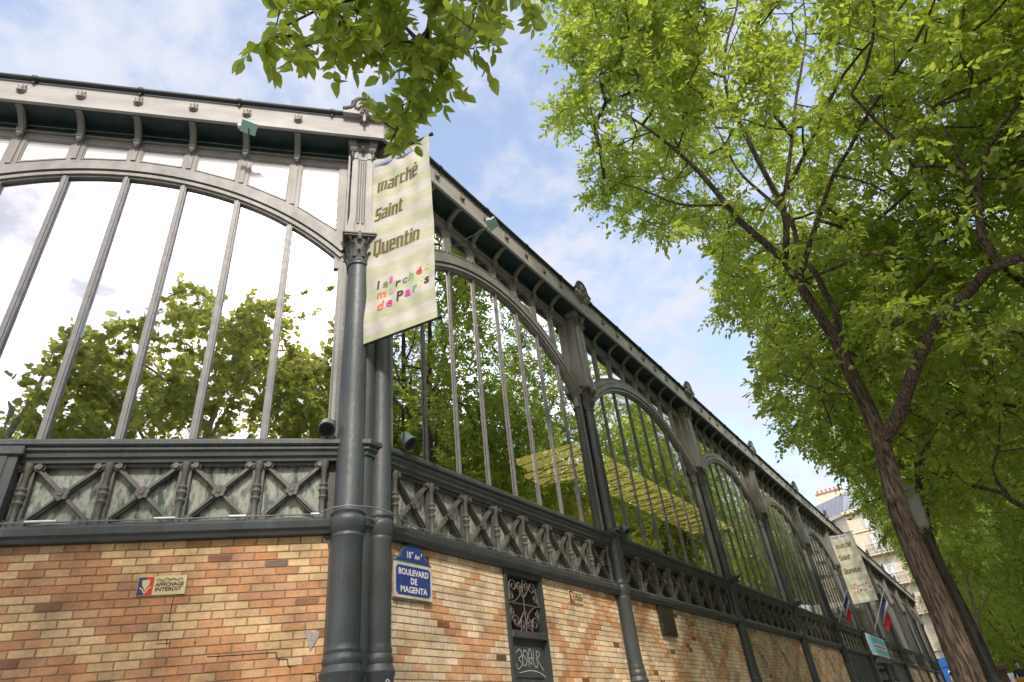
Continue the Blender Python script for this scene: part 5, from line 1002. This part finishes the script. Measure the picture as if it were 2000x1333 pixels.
k = MB(); k.box(3.6, 4.5, -.29, -.252, .5, 3.1); k.build('shop_window', M['white'], sf)
op = thing('apartment_block', 'pale apartment block across the wide road behind the outer trees', 'building', (24, -30, GZ))
k = MB(); k.box(0, 14, 0, 150, 0, 18.5)
for z in ZF[:-1]: k.box(-.15, 0, .01, 149.9, z - .18, z)
k.build('wall', M['stone'], op); k = MB(); k.add([(0, 0, 18.5), (0, 150, 18.5), (2.2, 149, 21.5), (2.2, 1, 21.5), (12, 1, 22), (12, 149, 22), (14, 0, 18.5), (14, 150, 18.5)], [(0, 3, 2, 1), (3, 4, 5, 2), (4, 6, 7, 5), (0, 6, 4, 3), (1, 2, 5, 7)]); k.build('roof', M['zinc'], op)
for z in ZF[:-1]:
    for i in range(19): o = obj('window', wm1, op, (-.02, 5 + i * 4.2, z + .15), (0, 0, -pi / 2)); obj('window_frame', wm2, o)
# lanterns
def lantern(label, x, y):
    t = thing('street_lamp', label, 'street lamp', (x, y, GZ), 0, 'lanterns along the pavement')
    k = MB(); k.lathe([(.2, 0), (.2, .12), (.15, .16), (.13, .7), (.16, .74), (.10, .8), (.06, .95), (.05, 2.6), (.07, 2.63), (.045, 2.68), (.04, 3.4), (.09, 3.45), (.05, 3.5), (.03, 3.55)], 0, 0, 14); k.build('post', M['dark'], t)
    k = MB(); hh = [(.10, 3.6), (.17, 4.15)]
    vs = [(s * r * a, s2 * r * a, z) for r, z in hh for a in (1,) for s, s2 in ((-1, -1), (1, -1), (1, 1), (-1, 1))]; k.add(vs, [(0, 1, 5, 4), (1, 2, 6, 5), (2, 3, 7, 6), (3, 0, 4, 7), (3, 2, 1, 0)]); k.build('pane', mat('frosted_lamp_glass', (.42, .46, .42), .25), t)
    k = MB()
    for s, s2 in ((-1, -1), (1, -1), (1, 1), (-1, 1)): k.tube([(s * .10, s2 * .10, 3.58), (s * .172, s2 * .172, 4.16)], .012, 6); k.tube([(0, 0, 3.5), (s * .10, s2 * .10, 3.58)], .012, 6)
    k.box(-.20, .20, -.20, .20, 4.15, 4.18, .01); k.box(-.11, .11, -.11, .11, 3.57, 3.6, .01)
    k.lathe([(.24, 4.18), (.20, 4.25), (.16, 4.27), (.15, 4.32), (.17, 4.34), (.11, 4.41), (.04, 4.45), (.04, 4.50), (.015, 4.56)], 0, 0, 4); k.build('lamp_roof', M['white2'], t); return t
M['white2'] = mat('weathered_grey_lamp_roof', (.5, .48, .43), .6, 0, .3, 8)
l1 = lantern('nearest lantern with pale roof peeping out behind the large elm trunk', -.30, 16.6)
l1.scale = (.9, .9, 1.07)
for lab, x, y in (('second lantern along the pavement behind the large elm trunk', -.72, 35), ('third and smallest lantern beside the young tree', -.72, 47)):
    q = copy_tree(l1); q.location = (x, y, GZ); q['label'] = lab
k = MB(); k.box(-.2, .2, -.2, .2, 0, 1.35, .02); k.box(-.24, .24, -.24, .24, 0, .2, .02); p = k.build('pillar', mat('brown_stone', (.22, .15, .11), .8, 0, .3, 12), None, (-.30, 31.5, GZ)); k = MB(); k.box(-.34, .34, -.34, .34, 1.35, 1.55, .03); k.build('cap', bpy.data.materials['brown_stone'], p); tag(p, 'brown stone pillar with a wide cap right of the young tree', 'pillar')
bar_ = thing('barrier', 'yellow boarded barrier at the bottom right corner', 'barrier', (1.0, 33, GZ)); k = MB(); k.box(-.9, 1.6, -.03, .03, .1, .98, .01); k.build('board', mat('yellow_board', (.70, .42, .06), .6, 0, .2, 5), bar_); k = MB(); k.box(-.95, 1.65, -.05, .05, .985, 1.1, .01); k.build('rail', mat('orange_rail', (.68, .30, .04), .6), bar_)
k = MB()
for x in (-.85, .35, 1.55): k.box(x - .03, x + .03, -.2, .2, 0, .095, .01)
k.build('foot', M['black'], bar_)
# parked car
car = thing('parked_car', 'pale blue grey car parked behind the yellow barrier', 'car', (.2, 41, GZ), R(88))
body = [(-2.1, .35), (-2.12, .75), (-2.0, .92), (-1.5, .98), (-1.05, 1.42), (.55, 1.46), (1.15, 1.0), (1.9, .88), (2.1, .7), (2.12, .35)]
k = MB(); k.prism([(x, z) for x, z in body][::-1], -.85, .85); k.build('body', mat('pale_car_paint', (.45, .52, .58), .25, .3), car)
k = MB(); k.prism([(-1.3, 1.0), (-1.0, 1.36), (.5, 1.40), (1.0, 1.0)][::-1], -.86, -.853); k.prism([(-1.3, 1.0), (-1.0, 1.36), (.5, 1.40), (1.0, 1.0)][::-1], .853, .86); k.build('window', M['shutter'], car)
for x in (-1.35, 1.3):
    for y in (-.78, .78): k = MB(); k.tube([(x, y - .1, .33), (x, y + .1, .33)], .33, 20); w1 = k.build('wheel', M['black'], car); k = MB(); k.tube([(x, y - .11, .33), (x, y + .11, .33)], .18, 14); k.build('rim', M['white'], w1)
for y in (-.6, .6): k = MB(); k.box(2.08, 2.13, y - .15, y + .15, .62, .74, .01); k.build('headlight', M['white'], car)
# people: one continuous skinned body each
def person(label, x, y, rz, top, legs, h=1.72, stride=.22):
    J = {'pel': (0, 0, .95), 'ch': (0, .02, 1.25), 'nk': (0, .02, 1.47), 'hd': (0, -.01, 1.58), 'hd2': (0, -.015, 1.70), 'sl': (-.18, .02, 1.42), 'el': (-.25, .05, 1.13), 'wl': (-.25, -.08, .90), 'hl': (-.25, -.12, .80), 'sr': (.18, .02, 1.42), 'er': (.25, .06, 1.13), 'wr': (.25, -.05, .90), 'hr': (.25, -.08, .80),
         'pl': (-.1, 0, .90), 'kl': (-.11, -stride * .7, .50), 'al': (-.11, -stride, .09), 'tl': (-.11, -stride - .16, .03), 'pr': (.1, 0, .90), 'kr': (.11, stride * .2, .50), 'ar': (.11, stride, .10), 'tr': (.11, stride - .15, .03)}
    Rd = {'pel': .14, 'ch': .15, 'nk': .055, 'hd': .085, 'hd2': .08, 'sl': .065, 'el': .045, 'wl': .03, 'hl': .035, 'sr': .065, 'er': .045, 'wr': .03, 'hr': .035, 'pl': .10, 'kl': .06, 'al': .045, 'tl': .04, 'pr': .10, 'kr': .06, 'ar': .045, 'tr': .04}
    E_ = [('pel', 'ch'), ('ch', 'nk'), ('nk', 'hd'), ('hd', 'hd2'), ('ch', 'sl'), ('sl', 'el'), ('el', 'wl'), ('wl', 'hl'), ('ch', 'sr'), ('sr', 'er'), ('er', 'wr'), ('wr', 'hr'), ('pel', 'pl'), ('pl', 'kl'), ('kl', 'al'), ('al', 'tl'), ('pel', 'pr'), ('pr', 'kr'), ('kr', 'ar'), ('ar', 'tr')]
    ks = list(J); me = bpy.data.meshes.new('p'); me.from_pydata([J[q] for q in ks], [(ks.index(a), ks.index(c)) for a, c in E_], []); o = bpy.data.objects.new('p', me); C.objects.link(o)
    o.modifiers.new('s', 'SKIN'); sub = o.modifiers.new('u', 'SUBSURF'); sub.levels = 2
    for i, q in enumerate(ks): v = me.skin_vertices[0].data[i]; v.radius = (Rd[q], Rd[q] * (.75 if q in ('pel', 'ch') else 1)); v.use_root = q == 'pel'
    bpy.context.view_layer.update(); m2 = bpy.data.meshes.new_from_object(o.evaluated_get(bpy.context.evaluated_depsgraph_get())); bpy.data.objects.remove(o)
    m2.materials.clear(); [m2.materials.append(q) for q in (M['skin'], top, legs, M['black'])]; me2 = m2
    for p in m2.polygons:
        c = p.center; p.use_smooth = True; p.material_index = 0 if c.z > 1.46 or (c.z < .93 and abs(c.x) > .2) else (1 if c.z > .95 else (2 if c.z > .1 else 3))
    t = obj('person', m2, None, (x, y, GZ), (0, 0, rz), (h / 1.74,) * 3); tag(t, label, 'person')
    k = MB(); bm = bmesh.new(); bmesh.ops.create_uvsphere(bm, u_segments=14, v_segments=9, radius=1)
    for v in bm.verts: v.co = Vector((v.co.x * .098, .025 + v.co.y * .105, 1.665 + max(-.35, v.co.z) * .125))
    k.bm(bm, True); bm.free(); k.build('hair', M['hair'], t); return t
cl = {n_: mat(n_ + '_cloth', c_, .85) for n_, c_ in dict(red=(.45, .04, .05), white=(.7, .7, .68), black=(.02, .02, .025), blue=(.05, .09, .2), grey=(.2, .2, .2), tan=(.4, .3, .2)).items()}
person('person in a tan top walking near the end of the facade', -2.25, 39, 0, cl['tan'], cl['blue'])
person('person in white and black beyond the end of the facade', -2.1, 44, .2, cl['white'], cl['black'])
person('person in a red top left of the large elm trunk', -2.0, 47, -.3, cl['red'], cl['blue'], 1.7)
person('person in dark clothes beside the large elm trunk', -1.85, 49, pi, cl['black'], cl['grey'], 1.78)
person('person in a grey top standing in the hall entrance', -4.3, 36.5, R(-60), cl['grey'], cl['black'])
person('dark haired person standing behind the yellow barrier', .35, 36, 0, cl['black'], cl['blue'], 1.75)
